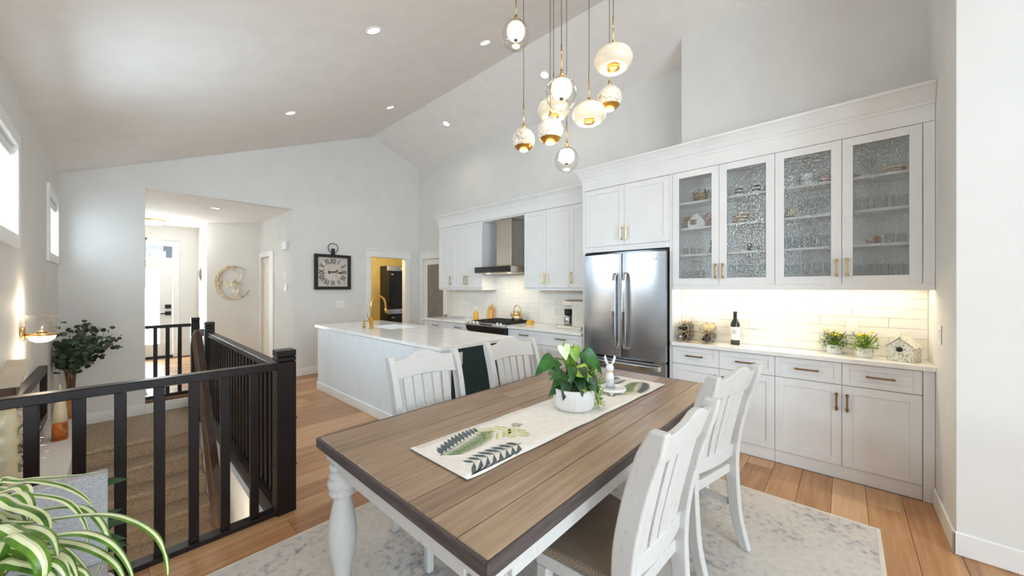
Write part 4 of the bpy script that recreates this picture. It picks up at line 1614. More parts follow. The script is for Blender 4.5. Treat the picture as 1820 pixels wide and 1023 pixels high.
for (a, b_, h, dd, ln, wd_, mt) in specs:
    p = top + Rt * a + Fw * b_ + UPZ * h
    dv = Rt * dd[0] + Fw * dd[1] + UPZ * dd[2]
    l = heart(r, p, dv, UPZ * .6 - Fw * .8, ln * 1.05, wd_, mt, .4)
    q0 = top + Rt * a * .3 + Fw * b_ * .3
    MB().tube([q0, (q0 + p) / 2 + UPZ * .02, p + dv.normalized() * .01], [.003, .0025, .002], 6).build('stem', STEMG, r)
for (a, b_, h, mt) in ((-.062, .0, .265, SPATH), (-.005, .0, .255, LEAFL)):
    p = top + Rt * a + UPZ * h
    fl = heart(r, p, -UPZ * .8 - Fw * .35 + Rt * .15, UPZ * .3 - Fw, .085, .095, mt, .1, 'spathe')
    MB().tube([p, p - Fw * .025 + UPZ * .01, p - Fw * .04 + UPZ * .035], [.005, .004, .002], 8).build('spadix', LEAFL, fl)
    MB().tube([top, (top + p) / 2 + Rt * .01, p], [.003, .003, .0025], 6).build('stem', STEMG, r)
q = MB()
for k in range(20):
    a, b_, h = random.uniform(-.10, .09), random.uniform(-.09, .03), random.uniform(.02, .17)
    p = top + Rt * a + Fw * b_ + UPZ * h
    dv = Rt * (a * 8 + random.uniform(-.5, .5)) + Fw * random.uniform(-1, -.1) + UPZ * random.uniform(-.9, .1)
    heart(r, p, dv, UPZ * .6 - Fw * .8, random.uniform(.05, .08), random.uniform(.045, .07), random.choice((LEAF, LEAF, LEAFD, LEAFL)))
for k in range(420):
    a = random.uniform(.06, .15)
    b_ = random.uniform(-.075, .02)
    h = random.uniform(-.085, .15) * (1 if a < .12 else .75)
    if a < .112 and h < .01:
        continue
    p = top + Rt * a + Fw * b_ + UPZ * h
    dv = Rt * random.uniform(-.2, 1) + Fw * random.uniform(-1, .3) + UPZ * random.uniform(-.6, .5)
    dv.normalize()
    sd = dv.cross(UPZ + Rt * .3).normalized()
    q.add([p, p + dv * .014 + sd * .0055, p + dv * .028, p + dv * .014 - sd * .0055], [(0, 1, 2, 3)])
q.build('fern_foliage', FERN, r, kind='stuff')
for k in range(8):
    p = top + Rt * (.075 + .006 * k) - Fw * .03
    MB().tube([top + Rt * .06, p + UPZ * (.10 - .01 * k), p + Rt * .02 + UPZ * (.06 - .02 * k)], .0015, 5).build('fern_stem', STEMG, r)

# ---- footed tray and bunny jar
TC = Vector((2.185, 1.115, TZ + .006))
r = thing('footed_tray', 'small round white footed tray behind the potted plant', 'tray', TC)
MB().lathe([(0, .018), (.085, .018), (.088, .022), (.088, .034), (.084, .036), (.08, .032), (0, .032)], 36, TC).build('top', WHITEC, r)
for k in range(4):
    a = k * PI / 2 + .4
    MB().lathe([(0, 0), (.012, 0), (.014, .008), (.010, .0178), (0, .0178)], 14, TC + Vector((.06 * math.cos(a), .06 * math.sin(a), 0))).build('foot', WHITEC, r)
BC = TC + Vector((-.02, .005, .0325))
r = thing('bunny_figurine', 'white ceramic bunny head with tall ears in a small glass jar', 'figurine', BC)
MB().lathe([(0, 0), (.03, 0), (.034, .006), (.034, .055), (.03, .062), (.0285, .062), (.032, .054), (.032, .008), (0, .006)], 24, BC).build('glass_jar', TUMB, r)
MB().lathe([(0, .007), (.02, .007), (.026, .03), (.027, .055), (.025, .08), (.018, .10), (.016, .108), (.024, .118), (.026, .13), (.022, .144), (.01, .153), (0, .154)], 24, BC).build('body', WHITEC, r)
for s in (-1, 1):
    p = BC + Rt * .012 * s + UPZ * .148
    q = MB().tube([p, p + Rt * .012 * s + UPZ * .025, p + Rt * .02 * s + UPZ * .05, p + Rt * .016 * s + UPZ * .062], [.006, .009, .008, .003], 10)
    q.build('ear', WHITEC, r)
MB().tube(arc(BC + UPZ * .108, .018, 0, 2 * PI, 20, 'XY')[:-1], .003, 6, closed=True).build('twine', LIGHTW, r)

# ================================================================== PENDANTS
CAN = Vector((1.88, 1.24))
r = thing('pendant_canopy', 'round brass ceiling canopy holding the pendant cords', 'ceiling canopy', (CAN.x, CAN.y, zc(CAN.x)))
r.rotation_euler = (0, -math.atan(.419), 0)
MB().lathe([(0, -.03), (.41, -.03), (.415, -.025), (.415, -.002), (0, -.002)], 48).build('plate', BRASS, r, world=False)


def pend(label, x, y, zmid, kind, r_):
    t = thing('pendant_light', label, 'pendant light', (x, y, zmid), group='cluster of pendant lights')
    P = Vector((x, y, zmid))
    ztop = zmid + r_ * (0.62 if kind == 'disc' else 0.98)
    MB().tube([P + UPZ * (ztop - zmid + .16), (x, y, zc(x) - .045)], .0022, 6).build('cord', CORD, t)
    MB().cyl((x, y, ztop + .03), (x, y, ztop + .17), .0038, n=8).build('rod', BRASS, t)
    MB().lathe([(0, .034), (.008, .034), (.011, .02), (.013, 0), (0, 0)], 14, (x, y, ztop)).build('cap', BRASS, t)
    if kind == 'disc':
        a, b_ = r_, r_ * .62
        pr = [(0, b_), (a * .3, b_ * .97), (a * .62, b_ * .80), (a * .88, b_ * .45), (a, 0), (a * .95, -b_ * .35), (a * .80, -b_ * .72), (a * .66, -b_ * .86)]
        MB().lathe(pr, 40, P).build('shade', OPAL, t, solid=.003)
        MB().lathe([(a * .66, -b_ * .86), (a * .52, -b_ * .62), (a * .30, -b_ * .58), (0, -b_ * .58)], 40, P).build('diffuser', OPALI, t)
        MB().lathe([(0, -b_ * .90), (a * .31, -b_ * .90), (a * .34, -b_ * .84), (a * .34, -b_ * .60), (0, -b_ * .60)], 32, P).build('brass_disc', GOLD, t)
        e, dz = .8, -b_ - .02
    elif kind == 'globe':
        c = math.radians(-36)
        pr = [(r_ * math.cos(a), r_ * math.sin(a)) for a in [PI / 2 - (PI / 2 - c) * i / 14 for i in range(15)]]
        pr[0] = (0, r_)
        MB().lathe(pr, 36, P).build('shade', MARBLE, t)
        pr2 = [(r_ * math.cos(a), r_ * math.sin(a)) for a in [c + (math.radians(-68) - c) * i / 6 for i in range(7)]]
        MB().lathe(pr2 + [(pr2[-1][0] * .95, pr2[-1][1] + .004)], 36, P).build('brass_cup', GOLD, t)
        MB().lathe([(0, -r_ * 1.02), (r_ * .22, -r_ * 1.0), (r_ * .37, -r_ * .93), (0, -r_ * .92)], 28, P).build('lens', LED, t)
        e, dz = .8, -r_ - .03
    else:
        k = .92
        pr = [(.012, r_ * .99), (r_ * .45, r_ * .90), (r_ * .8, r_ * .60), (r_, r_ * .05), (r_ * .93, -r_ * .42), (r_ * .72, -r_ * .78), (r_ * .45, -r_ * .96), (0, -r_ * 1.0)]
        MB().lathe(pr, 40, P).build('clear_globe', GLOBE, t, sub=1)
        pr = [(0, r_ * .82), (r_ * .4, r_ * .78), (r_ * .60, r_ * .58), (r_ * .66, r_ * .2), (r_ * .58, -r_ * .12), (r_ * .40, -r_ * .30), (0, -r_ * .34)]
        MB().lathe(pr, 32, P).build('inner_shade', OPALI, t, sub=1)
        MB().lathe([(0, -.006), (.011, -.005), (.011, 0), (0, 0)], 16, P + UPZ * (-r_ * .345)).build('finial', BLACKM, t)
        e, dz = .8, -r_ - .03
    d = bpy.data.lights.new('pendant_glow', 'POINT')
    d.energy, d.color, d.shadow_soft_size = e, WARM, .05
    o = bpy.data.objects.new('pendant_glow', d)
    COL.objects.link(o)
    o.location = (x, y, zmid + dz)


pend('clear glass globe pendant at the upper left of the cluster', 1.632, 1.460, 2.970, 'clear', .086)
pend('opal disc pendant hanging highest at the right of the cluster', 1.834, 0.928, 2.692, 'disc', .101)
pend('large clear glass globe pendant in the middle of the cluster', 1.577, 1.091, 2.465, 'clear', .086)
pend('opal disc pendant hanging low at the centre right of the cluster', 1.939, 1.140, 2.500, 'disc', .101)
pend('marble globe pendant at the right, just below the high opal disc', 2.160, 1.120, 2.670, 'globe', .079)
pend('opal disc pendant half hidden behind the large clear globe', 1.916, 1.387, 2.601, 'disc', .101)
pend('marble globe pendant at the lower left of the cluster', 1.823, 1.562, 2.421, 'globe', .0745)
pend('veined marble globe pendant under the large clear globe', 1.659, 1.224, 2.330, 'globe', .0735)
pend('small clear glass pendant hanging lowest of the cluster', 2.057, 1.381, 2.313, 'clear', .083)

# ================================================================== HUTCH COUNTER ITEMS
HZ = 0.9215
BOT = mat('dark_bottle_glass', (20, 24, 18), .08, spec=.7)
LABELW = mat('paper_label', (238, 236, 232), .8)
CAPS = mat('foil_dark', (36, 32, 34), .35)
BPROF = [(0, 0), (.034, 0), (.0375, .004), (.0375, .185), (.034, .205), (.022, .228), (.0145, .245), (.0138, .29), (.0155, .292), (.0155, .302), (.013, .304), (0, .304)]


def bottle(label, M_, glass=BOT, foil=CAPS, paper=True, group=None, name='wine_bottle'):
    t = thing(name, label, 'bottle', (0, 0, 0), group=group)
    t.matrix_basis = M_
    MB().lathe(BPROF, 28).build('glass_body', glass, t, world=False)
    MB().lathe([(.0150, .245), (.0146, .29), (.0162, .291), (.0162, .303), (.0138, .3055), (0, .3055)], 24).build('foil_capsule', foil, t, world=False)
    if paper:
        n = 20
        vs, fs = [], []
        for i in range(n + 1):
            a = PI * 0.55 + PI * .9 * i / n
            vs += [(.0379 * math.cos(a), .0379 * math.sin(a), .045), (.0379 * math.cos(a), .0379 * math.sin(a), .165)]
        for i in range(n):
            fs.append((2 * i, 2 * i + 2, 2 * i + 3, 2 * i + 1))
        p = MB().add(vs, fs, True).build('label', LABELW, t, world=False)
        q = MB().tube([(-.0386, .012 * math.cos(a), .122 + .016 * math.sin(a)) for a in [2 * PI * i / 18 for i in range(18)]], .0012, 6, closed=True)
        q.tube([(-.0386, .006, .134), (-.0386, .006, .108), (-.0386, -.004, .112), (-.0386, -.006, .118), (-.0386, 0, .122)], .0012, 6)
        q.build('label_emblem', mat('emblem_grey', (120, 122, 126), .6), p, world=False)
    return t


bottle('dark wine bottle with a white label standing on the hutch counter', Matrix.Translation((3.885, 0.745, HZ)) @ Matrix.Rotation(.15, 4, 'Z'))
GL = mat('pale_bottle_glass', (196, 178, 128), .08)
DRK = mat('red_bottle_glass', (44, 22, 28), .08)
r = thing('wine_rack', 'small gold wire wine rack on the hutch counter beside the fridge', 'wine rack', (3.83, 1.05, HZ))
q = MB()
for y in (1.16, 0.955):
    for x in (3.73, 3.90):
        for zc_ in (.052, .142):
            q.tube([(x, y + .048 * math.cos(a) , HZ + zc_ + .048 * math.sin(a)) for a in [2 * PI * i / 20 for i in range(20)]], .0022, 6, closed=True)
        q.tube([(x, y - .052, HZ + .05), (x, y - .052, HZ + .145), (x, y - .03, HZ + .188), (x, y + .03, HZ + .188), (x, y + .052, HZ + .145), (x, y + .052, HZ + .05), (x, y + .03, HZ + .004), (x, y - .03, HZ + .004)], .0025, 6, closed=True)
    for (dy, z) in ((-.03, .004), (.03, .004), (-.03, .188), (.03, .188)):
        q.tube([(3.73, y + dy, HZ + z), (3.90, y + dy, HZ + z)], .0025, 6)
for x in (3.73, 3.90):
    for z in (.09, .188, .004):
        q.tube([(x, 1.13, HZ + z), (x, .985, HZ + z)], .0025, 6)
q.build('wire_frame', BRASS, r)
for k, (y, z, gm, fm, lab) in enumerate(((1.16, .052, BOT, CHROME, 'silver-foil wine bottle low in the rack, on the fridge side'), (1.16, .142, BOT, CAPS, 'dark wine bottle high in the rack, on the fridge side'), (0.955, .052, DRK, DRK, 'dark red wine bottle low in the rack, away from the fridge'), (0.955, .142, GL, GL, 'pale wine bottle high in the rack, away from the fridge'))):
    bottle(lab, Matrix.Translation((3.968, y, HZ + z)) @ Matrix.Rotation(-PI / 2, 4, 'Y'), gm, fm, False, 'bottles in the wine rack')


def flower_pot(label, x, y, seed):
    random.seed(seed)
    t = thing('potted_flowers', label, 'potted plant', (x, y, HZ), group='small flower pots')
    MB().lathe([(0, 0), (.044, 0), (.047, .004), (.049, .07), (.046, .071), (.043, .06), (0, .06)], 28, (x, y, HZ)).build('pot', WHITEC, t)
    q = MB()
    for k in range(9):
        a = PI + random.uniform(-.6, .6)
        q.obox((x + .0492 * math.cos(a), y + .0492 * math.sin(a), HZ + random.uniform(.025, .055)), (.001, .012, .002), (0, 0, a))
    q.build('printed_marks', mat('print_grey_%d' % seed, (150, 146, 150), .8), t)
    q = MB()
    for k in range(420):
        a, rr = random.uniform(0, 2 * PI), random.uniform(0, .08)
        h = random.uniform(.065, .165) - rr * .35
        p = Vector((x + rr * math.cos(a), y + rr * math.sin(a), HZ + h))
        p.x = min(p.x, XH - .03)
        p.y = max(p.y, y - .065)
        dv = Vector((math.cos(a) * .8 + random.uniform(-.5, .5), math.sin(a) * .8 + random.uniform(-.5, .5), random.uniform(-.3, 1))).normalized()
        sd = dv.cross(UPZ).normalized()
        e = p + dv * .030
        e.x = min(e.x, XH - .012)
        e.y = max(e.y, y - .078)
        q.add([p, (p + e) / 2 + sd * .007, e, (p + e) / 2 - sd * .007], [(0, 1, 2, 3)])
    q.build('foliage', FERN if seed == 2 else leafm('flower_foliage', [(.3, (66, 104, 44)), (.7, (140, 170, 70))]), t, kind='stuff')
    for k in range(9):
        a, rr = random.uniform(0, 2 * PI), random.uniform(.02, .065)
        c = Vector((min(x + rr * math.cos(a), XH - .035), y + rr * math.sin(a), HZ + random.uniform(.13, .19)))
        q = MB()
        for j in range(7):
            b_ = 2 * PI * j / 7
            q.add([c, c + Vector((.016 * math.cos(b_ - .35), .016 * math.sin(b_ - .35), .006)), c + Vector((.022 * math.cos(b_), .022 * math.sin(b_), .004)), c + Vector((.016 * math.cos(b_ + .35), .016 * math.sin(b_ + .35), .006))], [(0, 1, 2, 3)])
        q.lathe([(0, .012), (.008, .008), (.010, .002), (0, 0)], 10, c)
        q.build('blossom', YELLOW, t)
        MB().tube([(x, y, HZ + .06), c], .0012, 5).build('flower_stem', STEMG, t)
    for k in range(3):
        a = random.uniform(PI * .5, PI * 1.5)
        e = Vector((x + .03 * math.cos(a), y + (k - 1) * .06, HZ + .17))
        MB().tube([(x, y, HZ + .07), e, e + (e - Vector((x, y, HZ + .07))).normalized() * .02], [.001, .004, .001], 6).build('lavender_sprig', mat('lavender_%d_%d' % (seed, k), (140, 132, 150), .8), t)


flower_pot('white pot of yellow flowers nearer the wine bottle', 3.905, 0.055, 1)
flower_pot('white pot of yellow flowers next to the birdhouse', 3.845, -0.115, 2)


def speckle():
    m_, nt, b, L = nodes('speckled_paint')
    f = noise(nt, coords(nt, (1, 1, 1)), 70, 6, .75)
    L(ramp(nt, f, [(.36, (96, 92, 70)), (.44, (196, 192, 170)), (.52, (236, 234, 224))]), b.inputs['Base Color'])
    b.inputs['Roughness'].default_value = .7
    return m_


SPK = speckle()
r = thing('birdhouse', 'speckled white birdhouse with dark round hole on the counter', 'birdhouse', (3.84, -0.318, HZ), rz=.35)
MB().prism([(-.07, 0), (.07, 0), (.07, .10), (0, .165), (-.07, .10)], 'Y', -.065, .065).build('body', SPK, r, .002, world=False)
r.rotation_euler = (0, 0, -PI / 2 - .40)
for s in (-1, 1):
    q = MB().prism([(s * .074, .0995), (0, .168), (0, .176), (s * .080, .103)], 'Y', -.069, .069)
    q.build('roof', SPK, r, .001, world=False)
MB().lathe([(0, 0), (.018, 0), (.018, .002), (0, .002)], 24, (0, -.0655, .085), Matrix.Rotation(PI / 2, 4, 'X')).build('entry_hole', BLACKM, r, world=False)
MB().cyl((0, -.065, .055), (0, -.095, .055), .004, n=8).build('perch', LIGHTW, r, world=False)
MB().tube([(-.012, 0, .178), (-.012, 0, .195), (.012, 0, .195), (.012, 0, .178)], .0015, 6).build('loop', BRASS, r, world=False)

# ================================================================== INSIDE THE GLASS CABINETS
CX = 3.86
SHZ = [1.4935] + [z + .0005 for z in SH]


def cup(name, label, cat, y, z, r_, h, mt, group=None, handle=True, x=CX, band=None):
    t = thing(name, label, cat, (x, y, z), group=group)
    MB().lathe([(0, 0), (r_ * .85, 0), (r_ * .95, .006), (r_, h), (r_ * .94, h), (r_ * .88, .01), (0, .01)], 24, (x, y, z)).build('body', mt, t)
    if handle:
        MB().tube([(x, y - r_ * .95, z + h * .8), (x, y - r_ * 1.45, z + h * .75), (x, y - r_ * 1.5, z + h * .4), (x, y - r_ * .92, z + h * .22)], .005, 8).build('handle', mt, t)
    if band:
        for dz in (.3, .62):
            MB().lathe([(r_ * .99, h * dz), (r_ * 1.02, h * dz), (r_ * 1.03, h * (dz + .16)), (r_ * .99, h * (dz + .16))], 24, (x, y, z)).build('band', band, t)
    return t


def goblet(label, y, z, r_, h, group, stem=True, x=CX):
    t = thing('drinking_glass', label, 'glass', (x, y, z), group=group)
    if stem:
        pr = [(0, 0), (r_ * .8, 0), (r_ * .8, .004), (.005, .01), (.004, h * .42), (r_ * .6, h * .5), (r_, h * .72), (r_ * .85, h), (r_ * .82, h), (r_ * .95, h * .72), (r_ * .55, h * .53), (0, h * .46)]
    else:
        pr = [(0, 0), (r_ * .8, 0), (r_ * .88, .006), (r_, h), (r_ * .95, h), (r_ * .82, .012), (0, .012)]
    MB().lathe(pr, 20, (x, y, z)).build('glass_body', TUMB, t)


ORD = ['%s, leftmost', '%s, second from left', '%s, third from left', '%s, fourth from left', '%s, fifth from left', '%s, rightmost']
OLDG = mat('antique_gold', (150, 112, 58), .35, .8, vary=.3, nscale=40)
PINK = mat('rose_pattern', (206, 160, 160), .5, vary=.25, nscale=50)
CREAM = mat('cream_ceramic', (232, 216, 176), .3)
BRN = mat('brown_striped', (150, 116, 84), .6, vary=.35, nscale=60)
PANDA = mat('mug_black_white', (120, 120, 120), .3, vary=.9, nscale=30)
# first door (beside the fridge)
SHB = SHZ[3] + .003
t = thing('gold_crown_bowl', 'antique gold scalloped bowl on the top shelf beside the fridge', 'bowl', (CX, 1.03, SHB))
q = MB()
pr = [(.035, 0), (.055, .02), (.068, .06), (.07, .085)]
vs, fs = [], []
n = 32
for k, (r_, z) in enumerate(pr):
    for i in range(n):
        zz = z + (.016 * math.cos(8 * 2 * PI * i / n) if k == 3 else 0)
        vs.append((CX + r_ * math.cos(2 * PI * i / n), 1.03 + r_ * math.sin(2 * PI * i / n), SHB + zz))
for k in range(3):
    fs += [(k * n + i, k * n + (i + 1) % n, (k + 1) * n + (i + 1) % n, (k + 1) * n + i) for i in range(n)]
fs.append(tuple(range(n))[::-1])
q.add(vs, fs, True).build('shell', OLDG, t, solid=.004)
for i in range(8):
    a = 2 * PI * i / 8
    MB().lathe([(0, 0), (.008, .004), (.009, .01), (.005, .016), (0, .018)], 10, (CX + .07 * math.cos(a), 1.03 + .07 * math.sin(a), SHZ[3] + .10)).build('knob', OLDG, t)
t = thing('house_ornament', 'white gabled ceramic ornament on the second shelf beside the fridge', 'ornament', (3.82, 1.05, SHZ[2]))
MB().prism([(.98, SHZ[2]), (1.13, SHZ[2]), (1.13, SHZ[2] + .07), (1.05, SHZ[2] + .145), (.98, SHZ[2] + .06)], 'X', 3.79, 3.85).build('body', WHITEC, t, .006, 2)
MB().box(3.787, 3.7895, 1.05, 1.11, SHZ[2] + .03, SHZ[2] + .08).build('picture', mat('tiny_picture', (130, 112, 96), .5, vary=.4, nscale=60), t)
t = thing('decor_plate', 'pink patterned plate standing behind the white ornament', 'plate', (3.91, .97, SHZ[2]))
MB().lathe([(0, 0), (.05, 0), (.075, .008), (.076, .011), (.05, .005), (0, .005)], 28, (3.918, .96, SHZ[2] + .077), Matrix.Rotation(-PI / 2 + .1, 4, 'Y')).build('dish', PINK, t)
MB().box(3.89, 3.94, .93, .99, SHZ[2], SHZ[2] + .006).build('plate_stand', OLDG, t)
t = thing('gold_tin', 'gold tin behind the white ornament', 'tin', (3.90, 1.14, SHZ[2]))
MB().box(3.88, 3.93, 1.10, 1.19, SHZ[2], SHZ[2] + .11).build('box', OLDG, t, .004)
MB().box(3.878, 3.932, 1.098, 1.192, SHZ[2] + .1105, SHZ[2] + .125).build('lid', OLDG, t, .003)
t = thing('bear_figurine', 'dark bear figurine on the third shelf beside the fridge', 'figurine', (CX, .92, SHZ[1]))
DK = mat('dark_resin', (58, 50, 44), .5, vary=.3, nscale=50)
MB().lathe([(0, 0), (.032, .002), (.038, .03), (.03, .06), (.018, .075), (.026, .085), (.028, .10), (.02, .118), (0, .124)], 20, (CX, .92, SHZ[1])).build('body', DK, t)
for s in (-1, 1):
    MB().lathe([(0, 0), (.009, .004), (.01, .012), (0, .018)], 10, (CX, .92 + s * .02, SHZ[1] + .112)).build('ear', DK, t)
for k, y in enumerate((1.17, 1.10, 1.03)):
    goblet(ORD[k] % 'clear glass on the bottom shelf behind the first glass door', y, SHZ[0], .032, .12, 'glasses behind first door', False)
    goblet(ORD[k] % 'small clear glass on the third shelf left of the bear figurine', y, SHZ[1], .024, .07, 'small glasses behind first door', False)
# second door
cup('mug', 'black and white mug at the left of the top shelf, second glass door', 'mug', .71, SHZ[3], .034, .095, WHITEC, 'novelty mugs', band=BLACKM)
cup('mug', 'black and white mug at the right of the top shelf, second glass door', 'mug', .58, SHZ[3], .034, .10, WHITEC, 'novelty mugs', band=BLACKM)
t = cup('striped_basket', 'brown striped basket on the second shelf behind the second door', 'basket', .70, SHZ[2], .062, .085, BRN, handle=False, band=CREAM)
t = thing('owl_figurine', 'small dark figurine on the third shelf behind the second door', 'figurine', (CX, .625, SHZ[1]))
MB().lathe([(0, 0), (.02, .002), (.024, .03), (.018, .05), (.02, .06), (.014, .075), (0, .08)], 18, (CX, .625, SHZ[1])).build('body', DK, t)
MB().box(CX - .018, CX + .018, .607, .643, SHZ[1] - .0, SHZ[1] + .004).build('plinth', OLDG, t)
for k, y in enumerate((.76, .69, .62, .55, .49)):
    goblet(ORD[k] % 'clear stemmed glass on the bottom shelf behind the second glass door', y, SHZ[0], .03, .16, 'glasses behind second door')
# third door
for i, y in enumerate((.345, .225)):
    for k in range(2):
        cup('stacked_cup', ('white cup, %s of the left stack on the top shelf, third glass door', 'white cup, %s of the right stack on the top shelf, third glass door')[i] % ('lower', 'upper')[k], 'cup', y, SHZ[3] + k * .057, .042, .0565, WHITEC, 'white cups on the top shelf')
cup('mug', 'mug with red pattern at the right of the top shelf, third glass door', 'mug', .105, SHZ[3], .036, .07, WHITEC, band=mat('red_print', (186, 92, 88), .5, vary=.4, nscale=60))
t = thing('candle_jar', 'cream candle in a gold-based jar on the second shelf, third glass door', 'candle', (CX, .335, SHZ[2]))
MB().lathe([(0, .022), (.034, .022), (.034, .085), (0, .085)], 22, (CX, .335, SHZ[2])).build('wax', CREAM, t)
MB().lathe([(0, 0), (.035, 0), (.036, .0215), (0, .0215)], 22, (CX, .335, SHZ[2])).build('base', OLDG, t)
for k, y in enumerate((.26, .20, .14, .08)):
    goblet(ORD[k] % 'clear stemmed glass on the second shelf behind the third glass door', y, SHZ[2], .03, .15, 'stemware behind third door')
for k, y in enumerate((.36, .28, .20, .12)):
    goblet(ORD[k] % 'clear tumbler on the third shelf behind the third glass door', y, SHZ[1], .032, .10, 'tumblers behind third door', False)
for k, y in enumerate((.37, .30, .23, .16, .09)):
    goblet(ORD[k] % 'clear stemmed glass on the bottom shelf behind the third glass door', y, SHZ[0], .03, .15, 'bottom glasses behind third door')
# fourth door
goblet('tall wine glass on the top shelf behind the last glass door', -.14, SHZ[3], .036, .15, 'top shelf glass')
t = cup('cream_dish', 'cream covered dish with floral rim on the top shelf, last glass door', 'dish', -.27, SHZ[3], .062, .05, CREAM, handle=False, band=mat('floral_rim', (170, 110, 80), .5, vary=.5, nscale=80))
t = thing('floral_cup', 'small floral cup at the left of the top shelf, last glass door', 'cup', (CX, -.06, SHZ[3]))
MB().lathe([(0, 0), (.02, 0), (.028, .04), (.026, .04), (.018, .006), (0, .006)], 20, (CX, -.06, SHZ[3])).build('body', PINK, t)
MB().tube([(CX, -.085, SHZ[3] + .03), (CX, -.10, SHZ[3] + .025), (CX, -.085, SHZ[3] + .01)], .003, 6).build('handle', PINK, t)
for k, y in enumerate((-.10, -.20, -.30)):
    goblet(ORD[k] % 'round clear glass bowl on the second shelf behind the last glass door', y, SHZ[2], .042, .10, 'glass bowls', False)
for k, y in enumerate((-.14, -.185)):
    t = thing('trinket_box', ('small red-flowered box on the third shelf, last door, left one', 'small red-striped tin on the third shelf, last door, right one')[k], 'box', (CX, y, SHZ[1]))
    MB().box(CX - .02, CX + .02, y - .017, y + .017, SHZ[1], SHZ[1] + (.04, .06)[k]).build('body', (PINK, mat('red_tin', (150, 70, 56), .5, vary=.4, nscale=60))[k], t, .003)
    MB().box(CX - .021, CX + .021, y - .018, y + .018, SHZ[1] + (.0405, .0605)[k], SHZ[1] + (.05, .07)[k]).build('lid', CREAM, t, .002)
for k, y in enumerate((-.25, -.31)):
    goblet(ORD[k] % 'clear tumbler on the third shelf behind the last glass door', y, SHZ[1], .028, .075, 'tumblers behind last door', False)
for k, y in enumerate((-.06, -.115, -.17, -.225, -.28, -.335)):
    goblet(ORD[k] % 'clear tall glass on the bottom shelf behind the last glass door', y, SHZ[0], .026, .13, 'tall glasses behind last door', False)

# ================================================================== KITCHEN COUNTER ITEMS
KZ = 0.9185
r = thing('coffee_maker', 'cream drip coffee maker with steel carafe beside the fridge panel', 'coffee maker', (4.08, 2.62, KZ))
CM = mat('coffee_maker_cream', (226, 220, 208), .3)
MB().box(3.93, 4.16, 2.43, 2.79, KZ, KZ + .035).build('base', CM, r, .008, 2)
MB().box(3.93, 4.16, 2.40, 2.56, KZ + .0355, KZ + .36).build('water_tank', CM, r, .01, 2)
MB().box(3.93, 4.16, 2.5605, 2.70, KZ + .30, KZ + .36).build('bridge', CM, r, .006)
MB().lathe([(0, 0), (.06, 0), (.066, .01), (.066, .055), (.05, .075), (0, .08)], 28, (4.045, 2.715, KZ + .285)).build('brew_head', PLASTIC, r)
MB().box(3.928, 4.162, 2.40, 2.66, KZ + .3605, KZ + .372).build('lid', BRONZE, r, .002)
MB().lathe([(0, 0), (.058, 0), (.064, .01), (.062, .09), (.05, .135), (0, .135)], 28, (4.045, 2.685, KZ + .036)).build('carafe', STEEL, r)
MB().lathe([(0, 0), (.052, 0), (.056, .02), (.056, .075), (0, .075)], 28, (4.045, 2.685, KZ + .172)).build('carafe_lid', BLACKM, r)
MB().tube([(4.0, 2.66, KZ + .235), (3.97, 2.615, KZ + .23), (3.965, 2.60, KZ + .14), (3.99, 2.625, KZ + .065)], .009, 8).build('carafe_handle', BLACKM, r)

r = thing('kettle', 'gold tea kettle with arched handle on the range', 'kettle', (4.12, 3.66, .9525))
K0 = Vector((4.12, 3.66, .9525))
MB().lathe([(0, 0), (.078, 0), (.086, .012), (.084, .06), (.066, .11), (.045, .128), (0, .13)], 28, K0).build('body', BRASS, r)
MB().lathe([(0, .131), (.04, .131), (.03, .142), (.008, .146), (.011, .16), (0, .165)], 20, K0).build('lid', BRASS, r)
MB().tube([K0 + Vector((0, .07 * math.cos(a), .12 + .115 * math.sin(a))) for a in [PI * i / 10 for i in range(11)]], .006, 8).build('handle', BRASS, r)
MB().tube([K0 + Vector((-.01, .075, .06)), K0 + Vector((-.02, .10, .085)), K0 + Vector((-.02, .12, .12))], [.018, .012, .009], 10).build('spout', BRASS, r)
MB().lathe([(.0835, .03), (.0868, .03), (.0862, .055), (.083, .055)], 28, K0).build('band', CHROME, r)

r = thing('yellow_dish', 'small yellow glass dish on the counter right of the range', 'dish', (4.08, 3.37, KZ))
YG = mat('amber_glass', (226, 172, 60), .15)
MB().lathe([(0, 0), (.045, 0), (.055, .012), (.058, .045), (.054, .045), (.05, .014), (0, .01)], 24, (4.08, 3.37, KZ)).build('bowl', YG, r)
MB().lathe([(0, .046), (.058, .046), (.03, .06), (.006, .064), (.008, .074), (0, .078)], 24, (4.08, 3.37, KZ)).build('lid', YG, r)

r = thing('soap_bottle', 'amber bottle with white pump beside the range', 'bottle', (3.95, 4.40, KZ))
MB().lathe([(0, 0), (.04, 0), (.042, .005), (.042, .12), (.03, .14), (.014, .148), (.014, .165), (0, .165)], 24, (3.95, 4.40, KZ)).build('glass_body', YG, r)
MB().lathe([(0, .1655), (.016, .1655), (.016, .18), (.005, .183), (.005, .215), (0, .215)], 16, (3.95, 4.40, KZ)).tube([(3.95, 4.40, KZ + .21), (3.95, 4.40, KZ + .222), (3.905, 4.40, KZ + .217)], .006, 8).build('pump', PLASTIC, r)
for k, (y, h, w_, lab) in enumerate(((4.335, .21, .13, 'taller wooden cutting board leaning beside the range'), (4.305, .17, .11, 'shorter wooden cutting board leaning in front of the taller one'))):
    r = thing('cutting_board', lab, 'cutting board', (4.22 - .04 * k, y, KZ))
    q = MB().obox((4.24 - .05 * k, 4.345 - .012 * k, KZ + h / 2 + .003), (.016, w_, h), (0, .18, .3))
    q.build('board', LIGHTW, r, .008, 3)
    MB().obox((4.26 - .05 * k, 4.35 - .012 * k, KZ + h + .03), (.014, .03, .055), (0, .18, .3)).build('handle', LIGHTW, r, .005, 2)
